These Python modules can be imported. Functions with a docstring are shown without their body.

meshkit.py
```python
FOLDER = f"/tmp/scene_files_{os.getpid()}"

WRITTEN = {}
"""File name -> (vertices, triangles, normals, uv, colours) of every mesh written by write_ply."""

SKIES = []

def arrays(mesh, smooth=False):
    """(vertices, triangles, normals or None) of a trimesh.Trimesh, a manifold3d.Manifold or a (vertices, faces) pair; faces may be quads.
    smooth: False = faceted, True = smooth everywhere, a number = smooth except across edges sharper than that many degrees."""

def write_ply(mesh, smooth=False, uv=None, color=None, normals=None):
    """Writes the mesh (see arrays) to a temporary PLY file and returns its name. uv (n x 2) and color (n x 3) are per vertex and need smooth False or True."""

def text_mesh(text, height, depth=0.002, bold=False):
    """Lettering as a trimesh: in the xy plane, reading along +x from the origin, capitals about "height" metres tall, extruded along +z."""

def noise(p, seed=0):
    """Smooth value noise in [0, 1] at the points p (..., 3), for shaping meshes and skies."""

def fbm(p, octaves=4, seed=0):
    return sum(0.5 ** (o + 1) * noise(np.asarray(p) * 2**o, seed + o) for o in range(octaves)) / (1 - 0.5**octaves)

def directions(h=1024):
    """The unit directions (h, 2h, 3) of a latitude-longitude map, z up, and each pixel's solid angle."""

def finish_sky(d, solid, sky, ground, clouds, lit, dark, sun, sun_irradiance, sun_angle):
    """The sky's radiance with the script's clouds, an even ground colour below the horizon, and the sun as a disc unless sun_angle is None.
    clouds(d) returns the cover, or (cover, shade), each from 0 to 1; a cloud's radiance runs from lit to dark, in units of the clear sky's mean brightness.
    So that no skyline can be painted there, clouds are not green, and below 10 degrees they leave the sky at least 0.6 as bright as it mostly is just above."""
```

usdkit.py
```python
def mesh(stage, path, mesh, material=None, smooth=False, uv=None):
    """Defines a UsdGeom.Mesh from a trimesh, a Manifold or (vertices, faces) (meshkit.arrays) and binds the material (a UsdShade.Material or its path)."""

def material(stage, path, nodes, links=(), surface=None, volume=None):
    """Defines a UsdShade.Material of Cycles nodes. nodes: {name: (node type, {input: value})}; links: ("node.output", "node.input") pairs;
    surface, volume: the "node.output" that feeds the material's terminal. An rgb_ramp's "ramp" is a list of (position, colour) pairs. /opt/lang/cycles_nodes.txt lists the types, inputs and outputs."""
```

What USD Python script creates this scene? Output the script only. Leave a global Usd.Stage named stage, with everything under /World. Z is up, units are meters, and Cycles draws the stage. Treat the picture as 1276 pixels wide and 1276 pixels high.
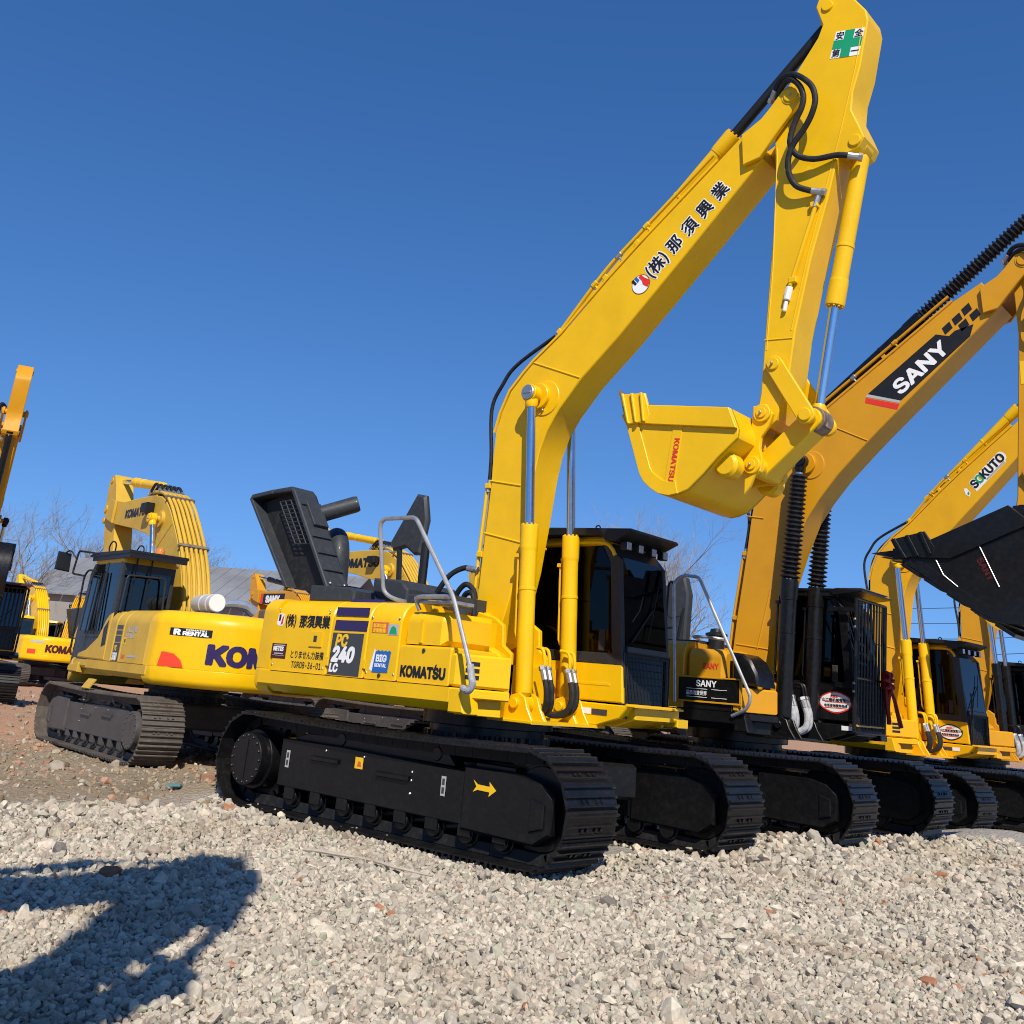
import math, random, glob
import numpy as np, trimesh, usdkit, meshkit
from shapely import affinity, box as sbox, union_all
from PIL import Image, ImageDraw, ImageFont
from pxr import Usd, UsdGeom, UsdLux, UsdShade, Gf, Sdf, Vt

stage = Usd.Stage.CreateInMemory()
UsdGeom.SetStageUpAxis(stage, UsdGeom.Tokens.z)
UsdGeom.SetStageMetersPerUnit(stage, 1.0)
UsdGeom.Xform.Define(stage, '/World')
UsdGeom.Scope.Define(stage, '/World/Looks')

# ------------------------------------------------------------------ camera
CAM_POS = np.array([7.521, -8.6566, 1.3626])
YAW, PITCH, ROLL = 2.2955, 0.3256, 0.0907
vd = np.array([math.cos(PITCH)*math.cos(YAW), math.cos(PITCH)*math.sin(YAW), math.sin(PITCH)])
rt = np.cross(vd, [0, 0, 1]); rt /= np.linalg.norm(rt); up0 = np.cross(rt, vd)
R2 = rt*math.cos(ROLL)+up0*math.sin(ROLL); U2 = -rt*math.sin(ROLL)+up0*math.cos(ROLL)
cam = UsdGeom.Camera.Define(stage, '/World/camera')
mtx = Gf.Matrix4d(*R2, 0, *U2, 0, *(-vd), 0, *CAM_POS, 1)
cam.AddTransformOp().Set(mtx)
cam.CreateHorizontalApertureAttr(36.0); cam.CreateVerticalApertureAttr(36.0)
cam.CreateFocalLengthAttr(36.0*1281.43/1276)
cam.CreateVerticalApertureOffsetAttr(-(638-427.3)/1276*36.0)
cam.CreateClippingRangeAttr(Gf.Vec2f(0.1, 2000))
cam.CreateExposureAttr(0.10)

# ------------------------------------------------------------------ sky and sun
SUN = np.array([0.77, -0.72, 0.98]); SUN /= np.linalg.norm(SUN)
SUN_EL = math.asin(SUN[2]); SUN_ROT = math.atan2(SUN[0], SUN[1])
dome = UsdLux.DomeLight.Define(stage, '/World/sky')
skymat = usdkit.material(stage, '/World/Looks/sky_light', {
    's': ('sky_texture', {'sky_type': 'single_scattering', 'sun_disc': False, 'sun_elevation': SUN_EL, 'sun_rotation': SUN_ROT,
                          'air_density': 1.0, 'aerosol_density': 0.0, 'ozone_density': 3.0, 'altitude': 0.0}),
    'tc': ('texture_coordinate', {}), 'mp': ('mapping', {'mapping_type': 'point', 'location': (0, 0, 0.17), 'scale': (1, 1, 0.86)}),
    'h': ('hsv', {'saturation': 1.27, 'hue': 0.508}),
    'b': ('background_shader', {'strength': 0.142})}, [('tc.generated', 'mp.vector'), ('mp.vector', 's.vector'), ('s.color', 'h.color'), ('h.color', 'b.color')], surface='b.background')
UsdShade.MaterialBindingAPI.Apply(dome.GetPrim()).Bind(skymat)
sun = UsdLux.DistantLight.Define(stage, '/World/sun')
sun.CreateIntensityAttr(1.25); sun.CreateAngleAttr(0.53); sun.CreateNormalizeAttr(True)
sun.CreateColorAttr(Gf.Vec3f(1.0, 0.93, 0.81))
zx = SUN; xx = np.cross([0, 0, 1], zx); xx /= np.linalg.norm(xx); yx = np.cross(zx, xx)
sun.AddTransformOp().Set(Gf.Matrix4d(*xx, 0, *yx, 0, *zx, 0, 0, 0, 30, 1))

# ------------------------------------------------------------------ materials
M = {}
def paint(name, col, rough=0.32, coat=0.10, var=0.06, dirt=0.0, dirtcol=(0.30, 0.25, 0.19), scale=2.2, metal=0.0):
    c = np.array(col); d = np.array(dirtcol)
    n = {'p': ('principled_bsdf', {'roughness': rough, 'coat_weight': coat, 'coat_roughness': 0.08, 'metallic': metal, 'specular_ior_level': 0.28}),
         't': ('texture_coordinate', {}),
         'n': ('noise_texture', {'scale': scale, 'detail': 6.0, 'roughness': 0.62}),
         'r': ('rgb_ramp', {'ramp': [(0.3, tuple(c*(1-var*1.4))), (0.5, tuple(c)), (0.72, tuple(np.minimum(c*(1+var), 1)))]}),
         'n2': ('noise_texture', {'scale': scale*7, 'detail': 8.0, 'roughness': 0.72}),
         'dr': ('rgb_ramp', {'ramp': [(0.50, (0, 0, 0)), (0.78, (dirt, dirt, dirt))]}),
         'm': ('mix', {'color2': tuple(d)}),
         'rr': ('map_range', {'from_min': 0.3, 'from_max': 0.75, 'to_min': rough*0.8, 'to_max': min(rough*1.5, 1)})}
    l = [('t.object', 'n.vector'), ('t.object', 'n2.vector'), ('n.fac', 'r.fac'), ('n2.fac', 'dr.fac'), ('r.color', 'm.color1'),
         ('dr.color', 'm.fac'), ('m.color', 'p.base_color'), ('n2.fac', 'rr.value'), ('rr.result', 'p.roughness')]
    M[name] = usdkit.material(stage, '/World/Looks/'+name, n, l, surface='p.BSDF')
def glass(name, tint, ior=1.5, mixin=0.0):
    M[name] = usdkit.material(stage, '/World/Looks/'+name, {
        't': ('transparent_bsdf', {'color': tint}), 'g': ('glossy_bsdf', {'color': (0.95, 0.97, 1), 'roughness': 0.02}),
        'f': ('fresnel', {'IOR': ior}), 'm': ('mix_closure', {})},
        [('f.fac', 'm.fac'), ('t.BSDF', 'm.closure1'), ('g.BSDF', 'm.closure2')], surface='m.closure')
paint('yellow', (0.80, 0.462, 0.002), dirt=0.13, coat=0.08, dirtcol=(0.36, 0.24, 0.08))
paint('yellow_worn', (0.58, 0.355, 0.035), rough=0.5, coat=0.05, var=0.10, dirt=0.38)
paint('orange', (0.60, 0.275, 0.008), dirt=0.08)
paint('amber', (0.76, 0.385, 0.004), dirt=0.06)
paint('black_gloss', (0.0055, 0.0055, 0.006), rough=0.30, coat=0.10, var=0.15, dirt=0.03)
paint('track_black', (0.007, 0.007, 0.0075), rough=0.36, coat=0.06, var=0.3, dirt=0.38, dirtcol=(0.060, 0.042, 0.028), scale=3.0)
paint('track_grey', (0.060, 0.057, 0.053), rough=0.45, coat=0.1, var=0.25, dirt=0.45, dirtcol=(0.20, 0.16, 0.12))
paint('track_worn', (0.085, 0.072, 0.060), rough=0.6, coat=0.0, var=0.3, dirt=0.6, dirtcol=(0.22, 0.17, 0.12))
paint('charcoal', (0.032, 0.036, 0.041), rough=0.45, coat=0.1, dirt=0.12)
paint('cab_grey', (0.022, 0.024, 0.025), rough=0.40, coat=0.15, dirt=0.08)
paint('visor', (0.011, 0.012, 0.013), rough=0.42, coat=0.05)
paint('rubber', (0.014, 0.014, 0.015), rough=0.55, coat=0.0, dirt=0.10)
paint('bellows', (0.013, 0.012, 0.013), rough=0.45, coat=0.1, dirt=0.15)
paint('interior', (0.035, 0.030, 0.026), rough=0.7, coat=0)
paint('seat_cloth', (0.10, 0.085, 0.06), rough=0.85, coat=0)
paint('chrome', (0.62, 0.64, 0.67), rough=0.13, coat=0, var=0.02, metal=1.0)
paint('galvanised', (0.46, 0.46, 0.45), rough=0.42, coat=0, var=0.2, dirt=0.5, dirtcol=(0.30, 0.27, 0.24), scale=9, metal=0.7)
paint('steel', (0.48, 0.47, 0.45), rough=0.38, coat=0, dirt=0.2, metal=0.9)
paint('bare_steel', (0.24, 0.18, 0.13), rough=0.6, coat=0, var=0.3, dirt=0.6, dirtcol=(0.12, 0.07, 0.04), scale=8, metal=0.4)
paint('aluminium', (0.70, 0.71, 0.72), rough=0.35, coat=0, dirt=0.1, metal=0.8)
paint('sleeve', (0.40, 0.40, 0.41), rough=0.7, coat=0, var=0.3, dirt=0.4, dirtcol=(0.15, 0.15, 0.15), scale=14)
paint('cream_white', (0.78, 0.77, 0.72), rough=0.4, coat=0.2)
paint('white_print', (0.80, 0.80, 0.78), rough=0.4, coat=0.1)
paint('black_print', (0.014, 0.013, 0.014), rough=0.4, coat=0.1)
paint('navy_print', (0.030, 0.018, 0.085), rough=0.35, coat=0.2)
paint('grey_print', (0.050, 0.053, 0.056), rough=0.4, coat=0.1)
paint('blue_print', (0.020, 0.12, 0.42), rough=0.4, coat=0.1)
paint('red_print', (0.70, 0.035, 0.022), rough=0.4, coat=0.1)
paint('maroon_print', (0.075, 0.012, 0.010), rough=0.4, coat=0.1)
paint('green_print', (0.012, 0.30, 0.13), rough=0.4, coat=0.1)
paint('orange_print', (0.62, 0.13, 0.04), rough=0.5, coat=0.1)
paint('yellow_print', (0.85, 0.50, 0.015), rough=0.4, coat=0.1)
paint('silver_print', (0.42, 0.42, 0.42), rough=0.4, coat=0.1)
paint('reflector', (0.85, 0.055, 0.016), rough=0.25, coat=0.5)
paint('lamp_lens', (0.52, 0.53, 0.54), rough=0.15, coat=0.6, metal=0.3)
paint('amber_lens', (0.72, 0.20, 0.02), rough=0.2, coat=0.6)
paint('ribbon_red', (0.22, 0.010, 0.010), rough=0.5, coat=0.1, var=0.2)
glass('tinted_glass', (0.020, 0.015, 0.011), 1.32)
glass('front_glass', (0.10, 0.12, 0.13), 1.6)
glass('clear_glass', (0.55, 0.62, 0.58))

# ------------------------------------------------------------------ mesh helpers
cat_ = trimesh.util.concatenate
def inset(p, b):
    a = np.roll(p, 1, 0); c = np.roll(p, -1, 0)
    e1 = p-a; e1 /= np.maximum(np.linalg.norm(e1, axis=1, keepdims=True), 1e-9)
    e2 = c-p; e2 /= np.maximum(np.linalg.norm(e2, axis=1, keepdims=True), 1e-9)
    n1 = np.stack([-e1[:, 1], e1[:, 0]], 1); n2 = np.stack([-e2[:, 1], e2[:, 0]], 1)
    m = n1+n2; d = np.maximum((m*n1).sum(1, keepdims=True), 0.5)
    return p+b*m/d
def prism(poly, y0, y1, b=0.008, axis='y'):
    """polygon in (x,z) extruded along y (axis 'y'); 'z': (x,y) along z; 'x': (y,z) along x"""
    p = np.array(poly, float)
    nx = np.roll(p, -1, 0)
    if (p[:, 0]*nx[:, 1]-nx[:, 0]*p[:, 1]).sum() < 0: p = p[::-1]
    if y1 < y0: y0, y1 = y1, y0
    b = min(b, (y1-y0)*0.3)
    q = inset(p, b) if b > 0 else p
    rings = [(q, y0), (p, y0+b), (p, y1-b), (q, y1)] if b > 0 else [(p, y0), (p, y1)]
    n = len(p); V = []; F = []
    for r, y in rings: V.append(np.column_stack([r[:, 0], np.full(n, y), r[:, 1]]))
    i = np.arange(n); j = (i+1) % n
    for k in range(len(rings)-1):
        a, c = k*n, (k+1)*n
        F += [np.column_stack([a+i, c+j, a+j]), np.column_stack([a+i, c+i, c+j])]
    from shapely.geometry import Polygon
    import mapbox_earcut as ec
    tri = np.asarray(ec.triangulate_float64(q, np.array([n], np.uint32))).reshape(-1, 3).astype(int)
    t = q[tri]; ar = (t[:, 1, 0]-t[:, 0, 0])*(t[:, 2, 1]-t[:, 0, 1])-(t[:, 2, 0]-t[:, 0, 0])*(t[:, 1, 1]-t[:, 0, 1])
    tri[ar < 0] = tri[ar < 0][:, ::-1]
    F += [tri, tri[:, ::-1]+(len(rings)-1)*n]
    V = np.vstack(V); F = np.vstack(F)
    if axis == 'z': V = V[:, [0, 2, 1]]; F = F[:, ::-1]
    if axis == 'x': V = V[:, [1, 0, 2]]; F = F[:, ::-1]
    return trimesh.Trimesh(V, F, process=False)
def bx(x0, x1, y0, y1, z0, z1, b=0.008):
    x0, x1 = min(x0, x1), max(x0, x1); z0, z1 = min(z0, z1), max(z0, z1)
    return prism([(x0, z0), (x1, z0), (x1, z1), (x0, z1)], y0, y1, min(b, (x1-x0)*.3, (z1-z0)*.3))
def spline(pts, m=6):
    p = np.array(pts, float); q = np.vstack([2*p[0]-p[1], p, 2*p[-1]-p[-2]]); out = []
    for i in range(1, len(q)-2):
        for t in np.arange(m)/m:
            a, b, c, d = q[i-1], q[i], q[i+1], q[i+2]
            out.append(0.5*((2*b)+(c-a)*t+(2*a-5*b+4*c-d)*t*t+(3*b-a-3*c+d)*t**3))
    return np.vstack([out, p[-1]])
def tube(pts, r, n=8, caps=True):
    p = np.array(pts, float); k = len(p); r = np.broadcast_to(np.asarray(r, float), (k,))
    t = np.gradient(p, axis=0); t /= np.maximum(np.linalg.norm(t, axis=1, keepdims=True), 1e-9)
    a = np.array([0, 0, 1.0]) if abs(t[0][2]) < 0.9 else np.array([1.0, 0, 0])
    u = np.cross(t[0], a); u /= np.linalg.norm(u); V = []
    th = np.arange(n)*2*math.pi/n
    for i in range(k):
        u = u-t[i]*(u@t[i]); u /= np.linalg.norm(u); w = np.cross(t[i], u)
        V.append(p[i]+r[i]*(np.cos(th)[:, None]*u+np.sin(th)[:, None]*w))
    V = np.vstack(V); F = []
    i = np.arange(n); j = (i+1) % n
    for s in range(k-1):
        a, b = s*n, (s+1)*n
        F += [np.column_stack([a+i, a+j, b+j]), np.column_stack([a+i, b+j, b+i])]
    if caps:
        V = np.vstack([V, p[0], p[-1]]); c = k*n
        F += [np.column_stack([np.full(n, c), j, i]), np.column_stack([np.full(n, c+1), (k-1)*n+i, (k-1)*n+j])]
    return trimesh.Trimesh(V, np.vstack(F), process=False)
def rev(p0, p1, prof, n=24):
    """solid of revolution from p0 to p1: prof = [(distance in m from p0, radius)]"""
    p0 = np.array(p0, float); p1 = np.array(p1, float); t = (p1-p0)/np.linalg.norm(p1-p0)
    a = np.array([0, 0, 1.0]) if abs(t[2]) < 0.9 else np.array([1.0, 0, 0])
    u = np.cross(t, a); u /= np.linalg.norm(u); w = np.cross(t, u)
    th = np.arange(n)*2*math.pi/n; V = []; F = []; i = np.arange(n); j = (i+1) % n
    for s, r in prof: V.append(p0+t*s+max(r, 1e-4)*(np.cos(th)[:, None]*u+np.sin(th)[:, None]*w))
    for s in range(len(prof)-1):
        a, b = s*n, (s+1)*n
        F += [np.column_stack([a+i, a+j, b+j]), np.column_stack([a+i, b+j, b+i])]
    k = len(prof); V = np.vstack(V+[[p0+t*prof[0][0]], [p0+t*prof[-1][0]]]); c = k*n
    F += [np.column_stack([np.full(n, c), j, i]), np.column_stack([np.full(n, c+1), (k-1)*n+i, (k-1)*n+j])]
    return trimesh.Trimesh(V, np.vstack(F), process=False)
def cyl(p0, p1, r, n=20, bev=0.006):
    L = np.linalg.norm(np.array(p1, float)-np.array(p0, float)); b = min(bev, L*.3, r*.3)
    return rev(p0, p1, [(0, r-b), (b, r), (L-b, r), (L, r-b)], n)
def ycyl(x, z, y0, y1, r, n=20, bev=0.006): return cyl((x, y0, z), (x, y1, z), r, n, bev)
def moved(m, f):
    m = m.copy(); m.vertices = f(np.array(m.vertices)); return m
FONTS = {}
def font(cjk):
    if cjk not in FONTS:
        FONTS[cjk] = ImageFont.truetype(glob.glob('/opt/blender-*/*/datafiles/fonts/'+('Noto Sans CJK*' if cjk else 'Inter.woff2'))[0], 96)
    return FONTS[cjk]
def shape_text(txt, h, bold=3, cjk=False, sx=1.0, slant=0.0, grow=0.0):
    f = font(cjk)
    x0, y0, x1, y1 = f.getbbox(txt, anchor='ls', stroke_width=bold)
    im = Image.new('L', (x1-x0+8, y1-y0+8))
    ImageDraw.Draw(im).text((4-x0, 4-y0), txt, 255, f, anchor='ls', stroke_width=bold)
    on = np.pad(np.asarray(im) > 127, ((0, 0), (1, 1))).astype(np.int8)
    rows, st = np.nonzero(np.diff(on, axis=1) == 1); en = np.nonzero(np.diff(on, axis=1) == -1)[1]
    s = union_all(sbox(st, -rows-1, en, -rows)).buffer(0.6).buffer(-0.6).simplify(0.8)
    if grow: s = s.buffer(grow).simplify(0.8)
    k = h/(80.0 if cjk else 70.0)
    s = affinity.translate(s, -4, 4-y0-(0 if not cjk else -8))
    return affinity.affine_transform(s, [k*sx, k*slant, 0, k, 0, 0])
def flat(shape, d=0.002):
    return cat_([trimesh.creation.extrude_polygon(g, d, engine='earcut') for g in getattr(shape, 'geoms', [shape]) if g.area > 0])
def place(m, o, xd, yd):
    o, xd, yd = np.array(o, float), np.array(xd, float), np.array(yd, float)
    xd = xd/np.linalg.norm(xd); yd = yd/np.linalg.norm(yd); zd = np.cross(xd, yd)
    return moved(m, lambda v: o+v[:, :1]*xd+v[:, 1:2]*yd+v[:, 2:]*zd)
def polyshape(pts):
    from shapely.geometry import Polygon
    return Polygon(pts)

# ------------------------------------------------------------------ things and parts
USED = {}
def numbered(parent, name):
    k = USED.get((parent, name), 0); USED[(parent, name)] = k+1
    return parent+'/'+name+('_%03d' % k if k else '')
def tag(prim, label=None, cat=None, group=None, kind=None):
    for k, v in (('label', label), ('category', cat), ('group', group), ('kind', kind)):
        if v: prim.SetCustomDataByKey(k, v)
class Thing:
    def __init__(s, name, label, cat, loc=(0, 0, 0), yaw=0.0, group=None, kind=None):
        s.path = numbered('/World', name); x = UsdGeom.Xform.Define(stage, s.path)
        x.AddTranslateOp().Set(Gf.Vec3d(*map(float, loc))); x.AddRotateZOp().Set(math.degrees(yaw))
        tag(x.GetPrim(), label, cat, group, kind)
    off = None
    def part(s, name, meshes, mat, parent=None, label=None, smooth=32, kind=None):
        m = meshes if isinstance(meshes, trimesh.Trimesh) else cat_(list(meshes))
        if s.off is not None: m = moved(m, lambda v: v+s.off)
        p = numbered(parent or s.path, name)
        g = usdkit.mesh(stage, p, m, M[mat] if isinstance(mat, str) else mat, smooth=smooth)
        tag(g.GetPrim(), label, None, None, kind)
        return p
def solo(name, mesh, mat, label=None, cat=None, group=None, kind=None, smooth=32):
    m = mesh if isinstance(mesh, trimesh.Trimesh) else cat_(list(mesh))
    p = numbered('/World', name)
    g = usdkit.mesh(stage, p, m, M[mat] if isinstance(mat, str) else mat, smooth=smooth)
    tag(g.GetPrim(), label, cat, group, kind); return p

# ------------------------------------------------------------------ excavator: undercarriage
def track_path(xf, xr, r, zc, sag=0.0):
    """closed loop (clockwise seen from -y): list of (x,z) dense"""
    P = []
    for a in np.linspace(-90, 90, 25): P.append((xf+r*math.cos(math.radians(a)), zc+r*math.sin(math.radians(a))))
    for x in np.linspace(xf, xr, 31)[1:-1]:
        u = (x-xr)/(xf-xr); P.append((x, zc+r-sag*math.sin(math.pi*u)))
    for a in np.linspace(90, 270, 25): P.append((xr+r*math.cos(math.radians(a)), zc+r*math.sin(math.radians(a))))
    for x in np.linspace(xr, xf, 31)[1:-1]: P.append((x, zc-r))
    return np.array(P)
def resample(P, n, off=0.0):
    Q = np.vstack([P, P[0]]); s = np.r_[0, np.cumsum(np.linalg.norm(np.diff(Q, axis=0), axis=1))]; L = s[-1]
    t = ((np.arange(n)+off)/n*L) % L
    pos = np.column_stack([np.interp(t, s, Q[:, 0]), np.interp(t, s, Q[:, 1])])
    e = 0.06; f = lambda tt: np.column_stack([np.interp(tt % L, s, Q[:, 0]), np.interp(tt % L, s, Q[:, 1])])
    tg = f(t+e)-f(t-e); tg /= np.linalg.norm(tg, axis=1, keepdims=True)
    return pos, tg, L
def undercarriage(T, S, side_label=True):
    g, w = 1.29, S.get('shoe', 0.70)/2
    xf, xr, zc, r = S.get('xf', 1.87), S.get('xr', -1.87), 0.475, 0.425
    n = S.get('nshoe', 50); tm, fm = S.get('trackm', 'track_black'), S.get('framem', 'black_gloss')
    P = track_path(xf, xr, r, zc, 0.03)
    for sd in (-1, 1):
        yc = sd*g
        pos, tg, L = resample(P, n)
        pitch = L/n; hp = pitch*0.5
        # chain
        links = []
        for i in range(n):
            t = np.array([tg[i][0], tg[i][1]]); nn = np.array([t[1], -t[0]])
            for yy in (-0.09, 0.09):
                c = pos[i]-nn*0.055
                q = [c-t*hp*0.98-nn*0.04, c+t*hp*0.98-nn*0.04, c+t*hp*0.98+nn*0.05, c-t*hp*0.98+nn*0.05]
                links.append(prism(q, yc+yy-0.022, yc+yy+0.022, 0))
        tp = T.part('track', links, 'rubber' if tm == 'track_black' else tm, smooth=False, kind='stuff')
        shoes = []
        h = 0.028
        prof = [(-hp*1.06, 0), (hp*1.04, 0), (hp*1.0, .012), (hp*.80, .014), (hp*.72, .014+h), (hp*.60, .014+h), (hp*.50, .014), (hp*.06, .014), (-hp*.02, .010+h),
                (-hp*.14, .010+h), (-hp*.22, .014), (-hp*.66, .014), (-hp*.74, .010+h), (-hp*.86, .010+h), (-hp*.97, .012)]
        for i in range(n):
            t = tg[i]; nn = np.array([t[1], -t[0]])
            m = prism([pos[i]+t*a+nn*b for a, b in prof], yc-w, yc+w, 0.0)
            bolts = []
            for yy in (-0.13, -0.06, 0.06, 0.13):
                c = pos[i]+t*(-hp*.42)
                bolts.append(prism([c-t*.013+nn*.012, c+t*.013+nn*.012, c+t*.013+nn*.030, c-t*.013+nn*.030], yc+yy-.013, yc+yy+.013, 0))
            if S.get('lo'): shoes.append(m)
            else: T.part('track_shoe', [m]+bolts, tm, parent=tp, smooth=False)
        if S.get('lo'): T.part('track_shoes', shoes, tm, parent=tp, smooth=False, kind='stuff')
        # frame
        yo = yc+sd*0.20; yi = yc-sd*0.20
        fr = [prism([(xr+.42, .27), (1.08, .25), (1.08, .68), (.2, .70), (-.5, .72), (xr+.42, .72)], yi, yo, .012),
              prism([(xr+.5, .72), (.9, .69), (.8, .79), (-.4, .81), (xr+.7, .79)], yi+sd*.04, yo-sd*.09, .012)]
        fp = T.part('track_frame', fr, fm)
        T.part('idler_cover', [prism([(1.09, .22), (1.90, .20), (2.06, .30), (2.08, .58), (1.95, .68), (1.70, .73), (1.09, .73)], yi, yo+sd*.025, .02), prism([(1.86, .30), (2.0, .34), (2.0, .52), (1.86, .56)], yo, yo+sd*.045, .01),
                               bx(1.16, 1.6, min(yi, yo)+.05, max(yi, yo)-.05, .72, .76)], fm, parent=fp)
        T.part('idler_wheel', [ycyl(xf, zc, yc-.10, yc+.10, r-.10, 32), ycyl(xf, zc, yc-.05, yc+.05, r-.05, 32), ycyl(xf, zc, yc-.19, yc+.19, .10, 20)], fm, parent=fp)
        th = np.linspace(0, 2*math.pi, 85)[:-1]
        rr = np.where((np.arange(84) % 4) < 2, r-.02, r-.09)
        T.part('sprocket', [prism(np.column_stack([xr+rr*np.cos(th), zc+rr*np.sin(th)]), yc-.035, yc+.035, 0)], fm, parent=fp)
        y2 = yc+sd*.31
        T.part('travel_motor', [cyl((xr, yc-sd*.2, zc), (xr, yc+sd*.20, zc), .29, 36), cyl((xr, yc+sd*.19, zc), (xr, y2, zc), .255, 36),
                                bx(xr-.012, xr+.012, min(y2, y2+sd*.006), max(y2, y2+sd*.006), zc-.19, zc+.19, 0)] +
               [cyl((xr+.225*math.cos(a), y2-sd*.01, zc+.225*math.sin(a)), (xr+.225*math.cos(a), y2+sd*.014, zc+.225*math.sin(a)), .014, 6) for a in np.arange(16)*math.pi/8], fm, parent=fp)
        for k in range(8):
            x = xr+.62+k*.395
            T.part('track_roller', [ycyl(x, .19, yc-.17, yc+.17, .085, 16), ycyl(x, .19, yc-.13, yc-.09, .11, 16), ycyl(x, .19, yc+.09, yc+.13, .11, 16),
                                    bx(x-.075, x+.075, yc+sd*.15, yc+sd*.195, .16, .30)], fm, parent=fp)
        for x in (-.65, .65):
            T.part('carrier_roller', [ycyl(x, zc+r-.125, yc-.12, yc+.12, .06, 14), bx(x-.04, x+.04, yc-.05, yc+.05, .70, zc+r-.12)], fm, parent=fp)
        T.part('bolt', [ycyl(x, z, yo, yo+sd*.012, .012, 6) for x, z in ((.45, .60), (.45, .53), (.45, .42), (-.75, .66), (-.2, .66))], 'steel', parent=fp, label='row of steel frame bolts', kind='stuff')
        for a, b, c in ((-.95, -.55, .555), (.0, .42, .515)): T.part('step_plate', bx(a, b, yo, yo+sd*.03, c, c+.045), fm, parent=fp)
    body = [prism([(-1.0, -.55), (1.0, -.55), (1.0, .55), (-1.0, .55)], .45, .82, .03, axis='z')]
    for sx in (-1, 1):
        for sd in (-1, 1):
            a, b = np.array([sx*.35, sd*.3]), np.array([sx*1.05, sd*1.12]); t = (b-a)/np.linalg.norm(b-a); nn = np.array([-t[1], t[0]])*.24
            body.append(prism([a+nn, b+nn, b-nn, a-nn], .42, .76, .03, axis='z'))
    T.part('carbody', body, fm)
    teeth = np.linspace(0, 2*math.pi, 161)[:-1]; tr = np.where(np.arange(160) % 4 < 2, .66, .625)
    T.part('slew_ring', [cyl((0, 0, .82), (0, 0, 1.0), .60, 48), prism(np.column_stack([tr*np.cos(teeth), tr*np.sin(teeth)]), .86, .93, 0, axis='z'), cyl((0, 0, 1.0), (0, 0, 1.14), .68, 48)], fm)
    return dict(yo=g+.20)

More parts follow.
